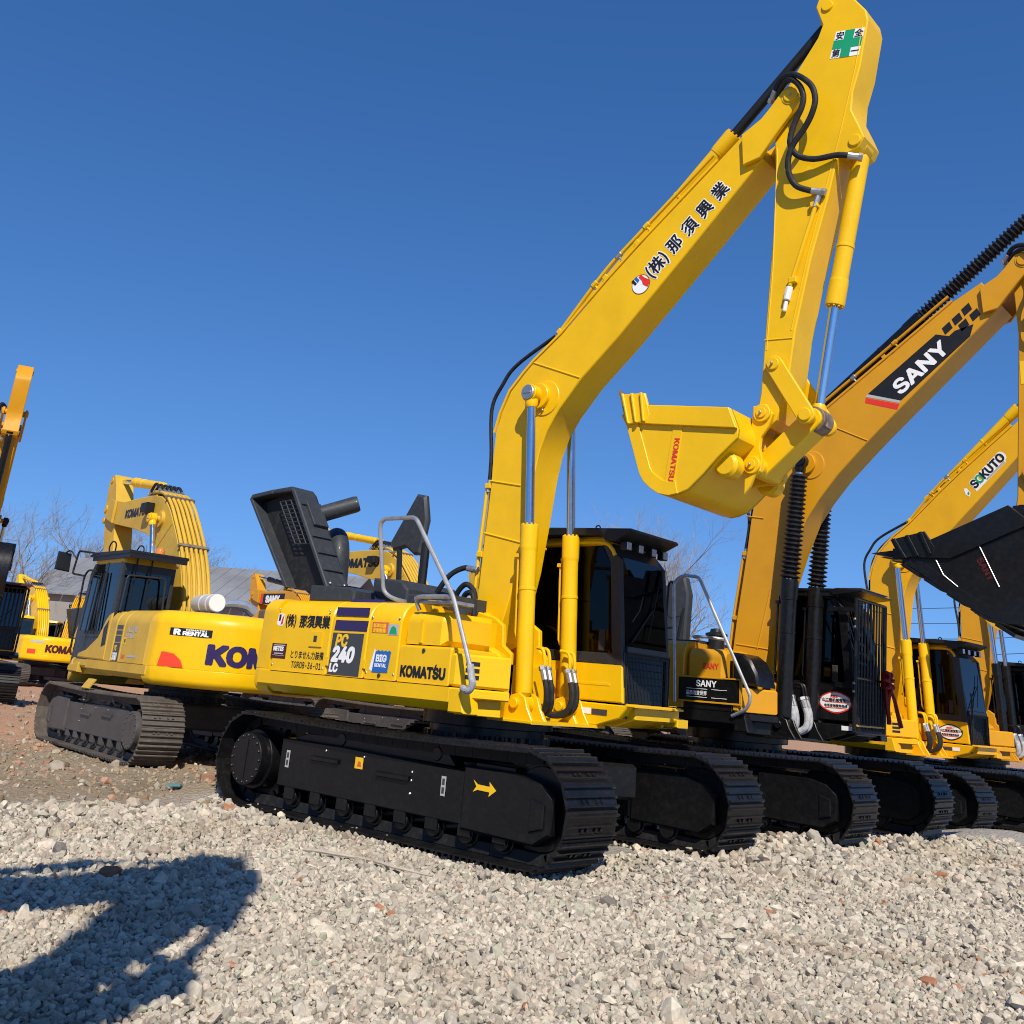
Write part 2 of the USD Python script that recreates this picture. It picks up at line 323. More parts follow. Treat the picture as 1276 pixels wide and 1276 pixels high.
# ------------------------------------------------------------------ excavator: cab
def cab(T, S):
    cp, fm = S['cabp'], S['cabframe']
    y0, y1 = .46, 1.36
    lower = S.get('cablower', cp)
    T.off = np.array(S['caboff']) if 'caboff' in S else None
    T.part('cab_floor', bx(-.28, 1.30, y0+.03, y1-.03, 1.20, 1.28), 'interior')
    pr_ = T.part('cab_side_panel', [prism([(-.30, 1.345), (1.36, 1.345), (1.335, 1.72), (-.30, 1.76)], y0, y0+.05, .012),
                                   bx(.2, 1.2, y0-.004, y0+.02, 1.50, 1.53, .002)], lower)
    T.part('cab_side_panel', prism([(-.30, 1.22), (1.33, 1.20), (1.36, 1.34), (1.335, 1.72), (-.30, 1.76)], y1-.05, y1, .012), S.get('doorp', lower))
    T.part('cab_rear_panel', bx(-.30, -.25, y0+.05, y1-.05, 1.22, 1.95), lower)
    # frame: posts
    fr = []
    for yy in (y0, y1-.06):
        fr += [prism([(-.32, 1.72), (1.345, 1.70), (1.335, 1.82), (-.32, 1.84)], yy, yy+.06, .008),          # sill
               prism([(1.20, 1.80), (1.335, 1.80), (1.25, 2.78), (1.10, 2.94), (1.00, 2.94), (1.12, 2.75)], yy, yy+.06, .01),  # front post
               prism([(-.32, 1.80), (-.18, 1.80), (-.16, 2.94), (-.30, 2.92)], yy, yy+.06, .01)]
    fr += [prism([(1.26, 1.82), (1.36, 1.80), (1.36, 1.90), (1.27, 1.92)], y0+.06, y1-.06, .008),
           prism([(1.12, 2.82), (1.22, 2.80), (1.12, 2.95), (1.0, 2.95)], y0+.06, y1-.06, .008),
           bx(1.28, 1.35, y0+.02, y0+.07, 1.24, 1.84), bx(1.28, 1.35, y1-.07, y1-.02, 1.24, 1.84),
           bx(1.29, 1.36, y0+.05, y1-.05, 1.20, 1.27),
           bx(-.30, -.25, y0+.05, y1-.05, 2.80, 2.93)]
    T.part('cab_frame', fr, fm)
    T.part('cab_post', prism([(.42, 1.80), (.50, 1.80), (.50, 2.94), (.42, 2.94)], y1-.05, y1, .008), fm)
    T.part('cab_roof', prism([(-.34, 2.92), (1.06, 2.93), (1.12, 2.98), (1.02, 3.03), (-.30, 3.02)], y0, y1, .03), cp)
    T.part('roof_trim', [tube(spline([(-.3, y0-.01, 2.955), (.6, y0-.012, 2.96), (1.02, y0-.01, 2.955), (1.13, y0-.005, 2.90), (1.18, y0, 2.82)], 5), .022, 8)], S.get('trim', cp))
    gl = S.get('sideglass', 'tinted_glass')
    T.part('side_window', prism([(-.17, 1.82), (1.20, 1.82), (1.12, 2.74), (1.0, 2.92), (-.15, 2.92)], y0+.012, y0+.018, 0), gl)
    T.part('door_window', prism([(-.17, 1.82), (1.20, 1.82), (1.12, 2.74), (1.0, 2.92), (-.15, 2.92)], y1-.018, y1-.012, 0), gl)
    T.part('rear_window', bx(-.285, -.279, y0+.06, y1-.06, 1.96, 2.80, 0), gl)
    ws = moved(prism([(y0+.06, 0), (y1-.06, 0), (y1-.06, .90), (y0+.06, .90)], 0, .006, 0, axis='x'), lambda v: np.column_stack([1.325-v[:, 2]*.115+v[:, 0], v[:, 1], 1.91+v[:, 2]]))
    T.part('windscreen', ws, S.get('frontglass', 'front_glass'))
    T.part('lower_window', bx(1.325, 1.331, y0+.07, y1-.07, 1.27, 1.81, 0), 'tinted_glass')
    T.part('window_guard', grid_mesh(y0+.06, y1-.06, 1.26, 1.83, 30, 9, lambda q: [(1.365, u, v) for u, v in q], .003)+[tube([(1.365, y0+.05, 1.25), (1.365, y1-.05, 1.25), (1.365, y1-.05, 1.84), (1.365, y0+.05, 1.84), (1.365, y0+.05, 1.25)], .010, 6)], 'rubber', kind='stuff')
    sp = T.part('wiper', [tube([(1.345, y0+.15, 1.95), (1.30, y0+.62, 2.35)], .008, 6), tube([(1.36, y0+.42, 1.98), (1.285, y0+.70, 2.55)], .006, 6)], 'visor')
    seat = T.part('seat', [bx(.15, .62, .66, 1.14, 1.62, 1.76, .03), prism([(.12, 1.72), (.26, 1.72), (.12, 2.40), (.0, 2.40)], .68, 1.12, .04), bx(.2, .55, .75, 1.05, 1.28, 1.62), bx(-.02, .09, .78, 1.02, 2.42, 2.62, .03)], 'seat_cloth')
    T.part('console', [bx(.35, .85, .48, .62, 1.28, 1.86, .02), bx(.35, .85, 1.17, 1.30, 1.28, 1.86, .02), tube([(.78, .55, 1.86), (.82, .55, 2.02)], .018, 6), tube([(.78, 1.24, 1.86), (.82, 1.24, 2.02)], .018, 6),
                       bx(1.02, 1.10, .46, .62, 1.84, 2.06, .01), tube([(1.12, .78, 1.28), (1.02, .78, 1.95)], .015, 6), tube([(1.12, .95, 1.28), (1.02, .95, 1.95)], .015, 6)], 'interior')
    if S.get('visor', True):
        v = T.part('visor', [prism([(-.25, 3.035), (-.25, 3.105), (.36, 3.125), (1.42, 3.085), (1.44, 3.055), (1.22, 2.955), (1.10, 2.965), (1.05, 3.03)], y0-.10, y1-.05, .010),
                             trimesh.creation.torus(.03, .008, 16, 8).apply_transform(trimesh.transformations.rotation_matrix(math.pi/2, [1, 0, 0])).apply_translation((.9, y0+.05, 3.125))], 'visor')
        for k in range(4):
            yy = y0-.02+k*.23+(0.03 if k > 1 else 0)
            lp = T.part('work_light', [bx(1.25, 1.33, yy, yy+.10, 2.875, 2.965, .01), bx(1.24, 1.27, yy+.03, yy+.07, 2.95, 3.0, .003)], 'visor')
            T.part('lens', bx(1.33, 1.336, yy+.008, yy+.092, 2.882, 2.958, .002), 'lamp_lens', parent=lp)
    T.off = None

# ------------------------------------------------------------------ excavator: hydraulic cylinder
def ram(T, name, p0, pm, p1, R, r, bm, rm='chrome', bellows=False, eye=0.10, ydir=True, n=28):
    p0, pm, p1 = [np.array(p, float) for p in (p0, pm, p1)]
    t = pm-p0; L = np.linalg.norm(t); t /= L
    b = T.part(name, [rev(p0, pm, [(-.02, R*.55), (0.06, R*.62), (.10, R*.98), (.13, R), (L*.62, R), (L*.62+.005, R+.006), (L*.62+.03, R+.006), (L*.62+.035, R), (L-.27, R), (L-.26, R*1.07), (L-.235, R*1.07), (L-.23, R*1.10),
                                    (L-.03, R*1.13), (L, R*1.10), (L, r)], n)] +
               [cyl(p0-np.array([0, .08, 0]), p0+np.array([0, .08, 0]), R*.95, 20)], bm)
    u = np.cross(t, [0, 1, 0]); u /= np.linalg.norm(u); w = np.cross(t, u)
    T.part('head_bolt', [cyl(pm+(u*math.cos(a)+w*math.sin(a))*R*.9-t*.01, pm+(u*math.cos(a)+w*math.sin(a))*R*.9+t*.018, .012, 6, .001) for a in np.arange(10)*math.pi/5], bm, parent=b, kind='stuff')
    t2 = p1-pm; L2 = np.linalg.norm(t2); t2 /= L2
    rp = T.part('cylinder_rod', [rev(pm, p1, [(-.05, r), (L2-eye*1.3, r)], n)], rm)
    T.part('rod_eye', [rev(pm, p1, [(L2-eye*1.6, r*1.15), (L2-eye*1.2, r*1.5), (L2-eye*.5, r*1.5)], 20), cyl(p1-np.array([0, .055, 0]), p1+np.array([0, .055, 0]), eye, 24)], bm, parent=rp)
    if bellows:
        k = int((L2-.2)/.062); prof = []
        for i in range(k):
            s = .02+i*.062; e = 1.0+.18*(1-i/k)
            prof += [(s, R*.80), (s+.022, R*1.18*e*.93), (s+.030, R*1.18*e*.93), (s+.052, R*.80)]
        T.part('bellows', [rev(pm, p1, prof, 22)], 'bellows', parent=rp, smooth=20)
    # feed pipe
    q = u if (u[0] < 0) else -u
    if name == 'boom_cylinder':
        s = -.05 if p0[1] < 0 else -.02
        off = q*(R+.045)
        T.part('feed_pipe', [tube([p0+t*.62+q*(R+.02), p0+t*.68+off, pm-t*.32+off, pm-t*.22+q*R*.9], .016, 8), cyl(pm-t*.24+q*R*.8, pm-t*.24+q*(R+.03), .03, 10), bx(*(lambda c: (c[0]-.03, c[0]+.03, c[1]-.03, c[1]+.03, c[2]-.02, c[2]+.02))(pm-t*.30+off), .003)], bm, parent=b)
    return b

# ------------------------------------------------------------------ excavator: working equipment
HERO = dict(
 boom=[(-.16, 1.86), (-.13, 2.10), (-.12, 2.39), (-.11, 2.75), (-.09, 3.21), (-.08, 3.51), (-.09, 3.85), (-.08, 4.11), (-.02, 4.34), (.09, 4.58), (.27, 4.77), (.41, 4.90), (.76, 5.16), (1.35, 5.70), (1.74, 6.03), (2.69, 6.79), (3.02, 7.06),
       (3.19, 6.67), (2.40, 5.87), (1.53, 5.01), (1.08, 4.61), (.80, 4.29), (.66, 4.07), (.58, 3.86), (.53, 3.60), (.47, 3.1), (.40, 2.6), (.32, 2.25), (.20, 1.84), (.05, 1.78)],
 fork=[(2.98, 6.98), (3.20, 7.10), (3.30, 7.20), (3.44, 7.36), (3.52, 7.385), (3.60, 7.36), (3.645, 7.28), (3.64, 7.19), (3.35, 6.86), (3.19, 6.66), (3.0, 6.62)],
 pin=(3.53, 7.26), foot=(.02, 1.98), rodpin=(.53, 4.46),
 arm=[(3.80, 8.38), (3.76, 8.27), (3.83, 8.03), (3.78, 7.90), (3.55, 7.58), (3.40, 7.36), (3.32, 7.1), (3.31, 6.83), (3.33, 6.26), (3.27, 5.43), (3.21, 4.63), (3.18, 4.20), (3.14, 3.99), (3.18, 3.89), (3.26, 3.87), (3.34, 3.93), (3.46, 4.30), (3.53, 4.78), (3.69, 5.48), (3.86, 6.05),
      (3.97, 6.50), (4.06, 6.48), (4.18, 6.53), (4.23, 6.62), (4.19, 6.74), (4.11, 6.95), (4.13, 7.15), (4.21, 7.41), (4.30, 7.90), (4.28, 8.03), (4.14, 8.25), (3.98, 8.38)],
 armtop=(3.89, 8.23), bcp=(4.14, 6.60), bcm=(3.835, 5.03), linkpin=(3.34, 4.45), bpin=(3.24, 3.98), rpin=(3.65, 3.93), blink=(3.14, 3.50),
 bucket=[(1.94, 4.12), (1.97, 3.90), (2.14, 3.42), (2.19, 3.34), (2.27, 3.27), (2.36, 3.215), (2.47, 3.19), (2.57, 3.205), (2.67, 3.24), (2.82, 3.37), (2.97, 3.52), (3.16, 3.68), (3.17, 3.76), (3.09, 3.96)],
 lip=(2.20, 4.08), tip=(1.80, 4.31), bw=.58, aw=.19, bmw=.21,
 armcyl=((1.05, 5.60), (2.75, 7.18)), boomcyl=((.75, 1.26), (.65, 3.01)), bcy=.36)
def shift(D, dx, dz, keys):
    E = dict(D)
    for k in keys:
        v = D[k]; E[k] = [(x+dx, z+dz) for x, z in v] if isinstance(v, list) else (v[0]+dx, v[1]+dz)
    return E
ARMK = ['arm', 'armtop', 'bcp', 'bcm', 'linkpin', 'bpin', 'rpin', 'blink', 'bucket', 'lip', 'tip', 'fork', 'pin']
def equipment(T, S):
    E, bp, cp, kp = S['E'], S['boomp'], S['cylp'], S.get('bucketp', S['boomp'])
    w = E['bmw']; rm = 'chrome'
    bm = T.part('boom', [prism(E['boom'], -w, w, .010), cyl((E['foot'][0], -w-.03, E['foot'][1]), (E['foot'][0], w+.03, E['foot'][1]), .15, 24)], bp)
    for sd in (-1, 1):
        T.part('boom_fork', [prism(E['fork'], sd*(w+.004), sd*(w+.062), .008)], bp, parent=bm)
    T.part('arm_pin', [ycyl(*E['pin'], -w-.085, w+.085, .075, 24), ycyl(*E['pin'], -w-.07, -w-.062, .10, 24)], bp, parent=bm)
    rx, rz = E['rodpin']
    T.part('cylinder_boss', [ycyl(rx+.07, rz-.02, -w-.012, w+.012, .20, 32), ycyl(rx, rz, -w-.06, w+.06, .15, 28), ycyl(rx, rz, -E['bcy']-.06, E['bcy']+.06, .062, 20)], bp, parent=bm)
    for sd in (-1, 1): T.part('pin_cap', [ycyl(rx, rz, sd*(E['bcy']+.06), sd*(E['bcy']+.085), .085, 24), bx(rx-.05, rx+.05, sd*(E['bcy']+.084), sd*(E['bcy']+.094), rz-.012, rz+.012, 0)], 'steel' if S.get('hi') else cp, parent=bm)
    for a, b in E.get('seams', []):
        d = np.array(b)-np.array(a); L = np.linalg.norm(d); d /= L
        for sd in (-1, 1):
            T.part('weld_seam', [tube([(a[0]+d[0]*s, sd*w, a[1]+d[1]*s) for s in np.linspace(0, L, 8)], .012, 6)], bp, parent=bm)
    for sd in (-1, 1):
        (x0, z0), (x1, z1) = E['boomcyl']
        ram(T, 'boom_cylinder', (x0, sd*E['bcy'], z0), (x1, sd*E['bcy'], z1), (rx, sd*E['bcy'], rz), S.get('R', .085), .048, cp, bellows=S.get('bellows', False))
    (x0, z0), (x1, z1) = E['armcyl']
    ram(T, 'arm_cylinder', (x0, 0, z0), (x1, 0, z1), (E['armtop'][0], 0, E['armtop'][1]), .09, .055, cp, rm='visor' if S.get('hi') else 'chrome', bellows=S.get('bellows', False))
    for sd in (-1, 1): T.part('cylinder_bracket', prism([(x0-.12, z0-.36), (x0+.16, z0-.14), (x0+.1, z0+.01), (x0-.01, z0+.03)], sd*.06, sd*.085, .006), bp, parent=bm)
    aw = E['aw']
    am = T.part('arm', [prism(E['arm'], -aw, aw, .012)], bp)
    for k in ('armtop', 'bcp'): T.part('cylinder_pin', ycyl(*E[k], -aw-.02, aw+.02, .06, 20), bp, parent=am)
    A = np.array(E['arm'])
    ram(T, 'bucket_cylinder', (E['bcp'][0], 0, E['bcp'][1]), (E['bcm'][0], 0, E['bcm'][1]), (E['rpin'][0], 0, E['rpin'][1]), .08, .045, cp)
    lp, rp, bl, bpn = [np.array(E[k]) for k in ('linkpin', 'rpin', 'blink', 'bpin')]
    def bar(a, b, r, y0, y1):
        d = (b-a)/np.linalg.norm(b-a); nn = np.array([-d[1], d[0]]); q = []
        for s, c, e in ((1, b, 1), (-1, a, -1)):
            for k in np.linspace(-90, 90, 9): q.append(c+r*(d*e*math.cos(math.radians(k))+nn*e*math.sin(math.radians(k))))
        return prism(q, y0, y1, .008)
    for sd in (-1, 1):
        T.part('side_link', [bar(lp, rp, .085, sd*(aw+.02), sd*(aw+.065)), ycyl(*lp, sd*(aw+.06), sd*(aw+.085), .06, 20), ycyl(*rp, sd*(aw+.06), sd*(aw+.085), .06, 20)], bp, label=None)
    T.part('link_pin', [ycyl(*lp, -aw-.07, aw+.07, .045, 16), ycyl(*rp, -aw-.07, aw+.07, .055, 16)], bp)
    T.part('bucket_link', [bar(rp, bl, .095, -.13, .13), ycyl(*bl, -.2, .2, .09, 20)], bp)
    T.part('rod_knuckle', [ycyl(*rp, -.10, .10, .12, 24), bx(rp[0]+.02, rp[0]+.12, -.06, .06, rp[1]-.08, rp[1]+.05, .02)], 'bare_steel' if S.get('hi') else kp)
    # bucket
    bw = E['bw']; B = np.array(E['bucket']); Bi = inset(np.vstack([B, [E['lip']]]), 0)[:-1]
    cin = B.mean(0)
    # shell sheet
    nB = len(B); tang = np.gradient(B, axis=0); nn = np.column_stack([-tang[:, 1], tang[:, 0]]); nn /= np.linalg.norm(nn, axis=1, keepdims=True)
    sgn = np.sign(((cin-B)*nn).sum(1)); nn *= sgn[:, None]
    sheet = np.vstack([B, (B+nn*.035)[::-1]])
    bk = T.part('bucket', [prism(sheet, -bw, bw, .004)], kp)
    side = np.vstack([B, [E['lip']]])
    for sd in (-1, 1):
        p = T.part('bucket_side', [prism(side, sd*(bw-.03), sd*(bw+.012), .006)], kp, parent=bk)
        l = np.array(E['lip']); e = B[-1]; s0 = B[1]
        dn = (B[6]-l); dn = dn/np.linalg.norm(dn)*.20
        T.part('rim_plate', [prism([l-.0*dn, e, B[-2], l+(B[-2]-e)+(l-e)*0.0, s0+(0.02, 0.03), B[0]], sd*(bw+.013), sd*(bw+.052), .006)], kp, parent=bk)
        arc = np.vstack([B[1:8], (B+nn*.13)[1:8][::-1]])
        T.part('wear_plate', [prism(arc, sd*(bw+.010), sd*(bw+.024), .004)], kp, parent=bk)
        c = np.array(E['tip'])
        ax = (B[0]-B[1])/np.linalg.norm(B[0]-B[1]); ay = np.array([ax[1], -ax[0]])
        o = np.array(l)*.55+B[0]*.45
        q = [B[0]-ay*.02+ax*.10, l+ax*.12, l+ay*.04-ax*.10, l-ax*.17, B[1]+ay*.03, B[0]-ax*.12]
        rib = [prism([q[1]+(q[4]-q[1])*0+(q[0]-q[1])*f, q[3]+(q[4]-q[3])*f, q[3]+(q[4]-q[3])*(f+.10), q[1]+(q[0]-q[1])*(f+.10)], sd*(bw+.05), sd*(bw+.085), .006) for f in (.06, .45, .84)]
        T.part('side_cutter', [prism(q, sd*(bw+.02), sd*(bw+.055), .008)]+rib, kp, parent=bk)
    ax = (np.array(E['tip'])-(B[1]+B[0])/2); ax /= np.linalg.norm(ax); ay = np.array([-ax[1], ax[0]])
    for k in range(5):
        y = -bw+.09+k*(2*bw-.18)/4; t = np.array(E['tip']); b0 = t-ax*.34
        T.part('bucket_tooth', prism([t, b0+ay*.055, b0-ay*.055], y-.05, y+.05, .004), 'bare_steel' if S.get('hi') else kp, parent=bk)
        T.part('tooth_adapter', [prism([b0+ax*.06+ay*.07, b0-ax*.14+ay*.06, b0-ax*.14-ay*.06, b0+ax*.06-ay*.07], y-.065, y+.065, .008)], kp, parent=bk)
    ears = E.get('ears', [(3.14, 4.06), (3.27, 4.07), (3.34, 3.97), (3.30, 3.86), (3.22, 3.76), (3.21, 3.66), (3.24, 3.55), (3.22, 3.44), (3.15, 3.40), (3.05, 3.42), (2.86, 3.40), (3.02, 3.60), (3.12, 3.78)])
    for sd in (-1, 1):
        T.part('bucket_ear', [prism(ears, sd*(aw+.02), sd*(aw+.07), .008), ycyl(*bpn, sd*(aw+.06), sd*(aw+.10), .085, 24), ycyl(*bl, sd*(aw+.06), sd*(aw+.10), .085, 24), ycyl(*bpn, sd*(aw+.10), sd*(aw+.115), .05, 20), ycyl(*bl, sd*(aw+.10), sd*(aw+.115), .05, 20)], kp, parent=bk)
    return bm, am, bk

def hose(T, name, pts, r, m='rubber', m2=6, n=10, parent=None, ring=True):
    p = spline(pts, m2)
    h = T.part(name, [tube(p, r, n)], m, parent=parent)
    for a, b in ((p[0], p[1]), (p[-1], p[-2])):
        d = (b-a)/np.linalg.norm(b-a)
        T.part('hose_fitting', [cyl(a-d*.06, a+d*.07, r*1.15, 10, .003), cyl(a-d*.07, a-d*.03, r*1.4, 6, .002)], 'steel', parent=h)
    return h

# ------------------------------------------------------------------ excavator: upper body
X, Z, NX, NY = (1, 0, 0), (0, 0, 1), (-1, 0, 0), (0, -1, 0)
def body_profile(z0, z1, y, r=.22, n=7, inner=0.0):
    """(y,z) outline of the right half: side wall, rounded shoulder, top, to y=inner"""
    P = [(-y, z0), (-y, z1-r)]
    for a in np.linspace(180, 90, n)[1:]: P.append((-y+r*.9+r*.9*math.cos(math.radians(a)), z1-r+r*math.sin(math.radians(a))))
    return P+[(inner, z1), (inner, z0)]
def mirror(P): return [(-y, z) for y, z in P]
def counterweight(T, S, xb, xe, z0, z1, y=1.36, r=.16):
    """curved rear block from x=xb (front) back to x=xe at the centre line"""
    th = np.linspace(0, 1, 15); out = []
    for t in th:
        a = t*math.pi
        yy = y*math.cos(a); c = abs(math.cos(a))
        out.append((xb-.22-(xb-.22-xe)*(1-c**3.2), yy))
    P = np.array([(xb, y)]+out+[(xb, -y)])
    lv = [(z0, .10), (z0+.04, .035), (z0+.10, 0), (z0+.24, 0), (z0+.25, .008), (z0+.26, 0)]
    lv += [(z1-r+r*math.sin(a), r*(1-math.cos(a))) for a in np.linspace(0, math.pi/2, 7)]
    V = []; n = len(P); F = []
    for z, b in lv:
        q = inset(P, b) if (lambda A: (A[:, 0]*np.roll(A[:, 1], -1)-np.roll(A[:, 0], -1)*A[:, 1]).sum())(P) > 0 else inset(P[::-1], b)[::-1]
        q[[0, -1], 0] = xb; V.append(np.column_stack([q, np.full(n, z)]))
    i = np.arange(n); j = (i+1) % n
    for k in range(len(lv)-1):
        a, c = k*n, (k+1)*n
        F += [np.column_stack([a+i, a+j, c+j]), np.column_stack([a+i, c+j, c+i])]
    V = np.vstack(V); F = np.vstack(F)
    import mapbox_earcut as ec
    q = V[:n, :2]; tri = np.asarray(ec.triangulate_float64(q, np.array([n], np.uint32))).reshape(-1, 3).astype(int)
    F = np.vstack([F, tri, tri+(len(lv)-1)*n])
    m = trimesh.Trimesh(V, F, process=True); trimesh.repair.fix_normals(m)
    return T.part('counterweight', m, S.get('cwp', S['paint']), smooth=40)
def grid_mesh(x0, x1, z0, z1, nx, nz, f, r=.006):
    out = []
    for x in np.linspace(x0, x1, nx): out.append(tube(f(np.array([[x, z0], [x, z1]])), r, 4))
    for z in np.linspace(z0, z1, nz): out.append(tube(f(np.array([[x0, z], [x1, z]])), r, 4))
    return out
def upper(T, S):
    P = S['paint']; x0 = S.get('xcw', -2.02); y = S.get('ybody', 1.36); zt = S.get('ztop', 2.12); zb = 1.36
    xe = S.get('xtail', -2.85)
    counterweight(T, S, x0-.006, xe, S.get('zcw', 1.12), zt+.005, y+.004, S.get('cwr', .16))
    # revolving frame and side skirts
    T.part('revolving_frame', [bx(x0+.05, .50, -1.2, 1.2, 1.14, 1.30, .02), bx(-.6, .52, -.62, .62, 1.12, 1.62, .02)], S.get('framepaint', P))
    for sd in (-1, 1):
        q = lambda a: mirror(a) if sd > 0 else a
        T.part('side_skirt', [prism(q([(-y-.02, 1.225), (-y-.02, 1.352), (-y+.10, 1.352), (-y+.10, 1.16), (-y+.08, 1.15)]), x0-.16, .70, .01, axis='x')], S.get('skirtp', P))
        if sd > 0 and S.get('leftskirt', True): T.part('deck_skirt', prism(mirror([(-y-.015, 1.255), (-y-.015, 1.345), (-y+.14, 1.345), (-y+.14, 1.13), (-y+.12, 1.13)]), .70, 1.36, .01, axis='x'), S.get('skirtp', P))
    # side doors (right)
    pans = S.get('pans', [(x0, -1.085), (-1.075, -.515), (-.505, -.045)])
    cpx = S['E']['boomcyl'][0][0]-.75
    for a, b in pans:
        for sd in (-1,):
            pr = body_profile(zb, zt, y, .24)
            T.part('side_door', prism(pr if sd < 0 else mirror(pr), a+.004, b-.004, .012, axis='x'), P)
    for a, b in S.get('lpans', [(x0, -1.2), (-1.19, -.45)]): T.part('side_door', prism(mirror(body_profile(zb, zt, y, .24)), a+.004, b-.004, .012, axis='x'), P)
    T.part('door_gap_liner', [prism(body_profile(zb+.01, zt-.012, y-.03, .22), x0, -.06, 0, axis='x'), prism(mirror(body_profile(zb+.01, zt-.012, y-.03, .22)), x0, -.42, 0, axis='x')], 'visor')
    # fuel tank and tool boxes (right front)
    z2 = zt-.09
    T.part('fuel_tank', [prism(body_profile(1.715, z2, y-.03, .12, 5, -.62), -.03, .52, .05, axis='x')], P)
    T.part('tank_door', [prism(body_profile(zb, 1.705, y, .03, 3, -.70), -.037, .66, .014, axis='x')], S.get('lowp', P))
    nose = lambda d: [(.675, -y-.004+d), (.73-d*.4, -y-.004+d), (1.09-d, -1.0+d*.2), (.66, -.53), (.56, -.53), (.56, -.9), (.675, -.9)]
    T.part('tool_box', prism(nose(0), 1.362, 1.655, .02, axis='z'), S.get('toolp', P))
    T.part('step_frame', [prism(nose(-.012), 1.265, 1.352, .012, axis='z'), prism(nose(.10), 1.12, 1.268, .006, axis='z'), prism([(.70, 1.135), (.90, 1.135), (.84, 1.350), (.70, 1.350)], -y-.03, -y+.2, .012)], S.get('skirtp', P))
    if S.get('slots'):
        for z in (1.435, 1.495, 1.555): T.part('grab_slot', place(flat(rect(.13, .036)), (.80, -y+.068-.005, z), (1, 1, 0), Z), 'black_print', smooth=False)
    # boom foot bracket
    for sd in (-1, 1): T.part('boom_bracket', prism([(-.35, 1.2), (.52, 1.2), (.52, 1.72), (.40, 1.80), (.38, 2.0), (.25, 2.08), (-.05, 2.14), (-.2, 2.05), (-.35, 1.6)], sd*.27, sd*.33, .012), P)
    T.part('pivot_block', [prism([(-.10, 1.30), (.62, 1.30), (.62, 1.69), (.46, 1.76), (.46, 2.0), (.10, 2.02), (-.10, 1.9)], -.62, -.50, .02), ycyl(.17, 1.92, -.64, -.62, .06, 16)], P)
    br = [bx(.50, 1.06, -.60, .62, 1.085, 1.115, .006)]
    for sd in (-1, 1):
        for yy in (-.10, .10):
            c = sd*S['E']['bcy']+yy
            br.append(prism([(q+cpx, w) for q, w in [(.50, 1.10), (.98, 1.10), (.90, 1.22), (.86, 1.32), (.78, 1.36), (.68, 1.33), (.62, 1.20), (.50, 1.16)]], c-.022, c+.022, .006))
        br.append(ycyl(.75+cpx, 1.26, sd*S['E']['bcy']-.16, sd*S['E']['bcy']+.16, .05, 16))
    T.part('cylinder_bracket', br, S.get('skirtp', P))
    # cab deck
    T.part('cab_deck', [prism([(-.3, 1.14), (1.05, 1.12), (1.20, 1.11), (1.46, 1.20), (1.46, 1.31), (-.3, 1.33)], .56, 1.40, .012), prism([(-.3, 1.14), (.95, 1.115), (1.06, 1.11), (1.34, 1.20), (1.44, 1.325), (-.3, 1.335)], .45, .57, .012), prism([(1.0, 1.14), (1.50, 1.15), (1.50, 1.23), (1.0, 1.3)], 1.30, 1.52, .01)], S.get('skirtp', P))
    T.part('foot_step', [bx(1.40, 1.52, .45, 1.38, 1.315, 1.335, .004)] + [bx(1.41+.0*k, 1.51, .46+k*.045, .48+k*.045, 1.335, 1.345, 0) for k in range(20)], P)
    T.part('engine_deck', [bx(x0+.1, -.05, -.98, .40, zt-.02, zt+.03, .01)], 'charcoal')
def decal(T, name, shape, o, xd, yd, mat, d=.002, parent=None):
    return T.part(name, place(flat(shape, d), o, xd, yd), mat, parent=parent, smooth=False)
def rect(w, h, sl=0.0): return polyshape([(0, 0), (w, 0), (w+sl, h), (sl, h)])

def rail_tube(T, pts, r=.02, m='galvanised', name='handrail'):
    q = []
    P = np.array(pts, float)
    for i, p in enumerate(P):
        if 0 < i < len(P)-1:
            a = p-(p-P[i-1])/np.linalg.norm(p-P[i-1])*.07; b = p+(P[i+1]-p)/np.linalg.norm(P[i+1]-p)*.07
            for t in np.linspace(0, 1, 5): q.append((1-t)**2*a+2*t*(1-t)*p+t*t*b)
        else: q.append(p)
    return T.part(name, tube(q, r, 10), m)

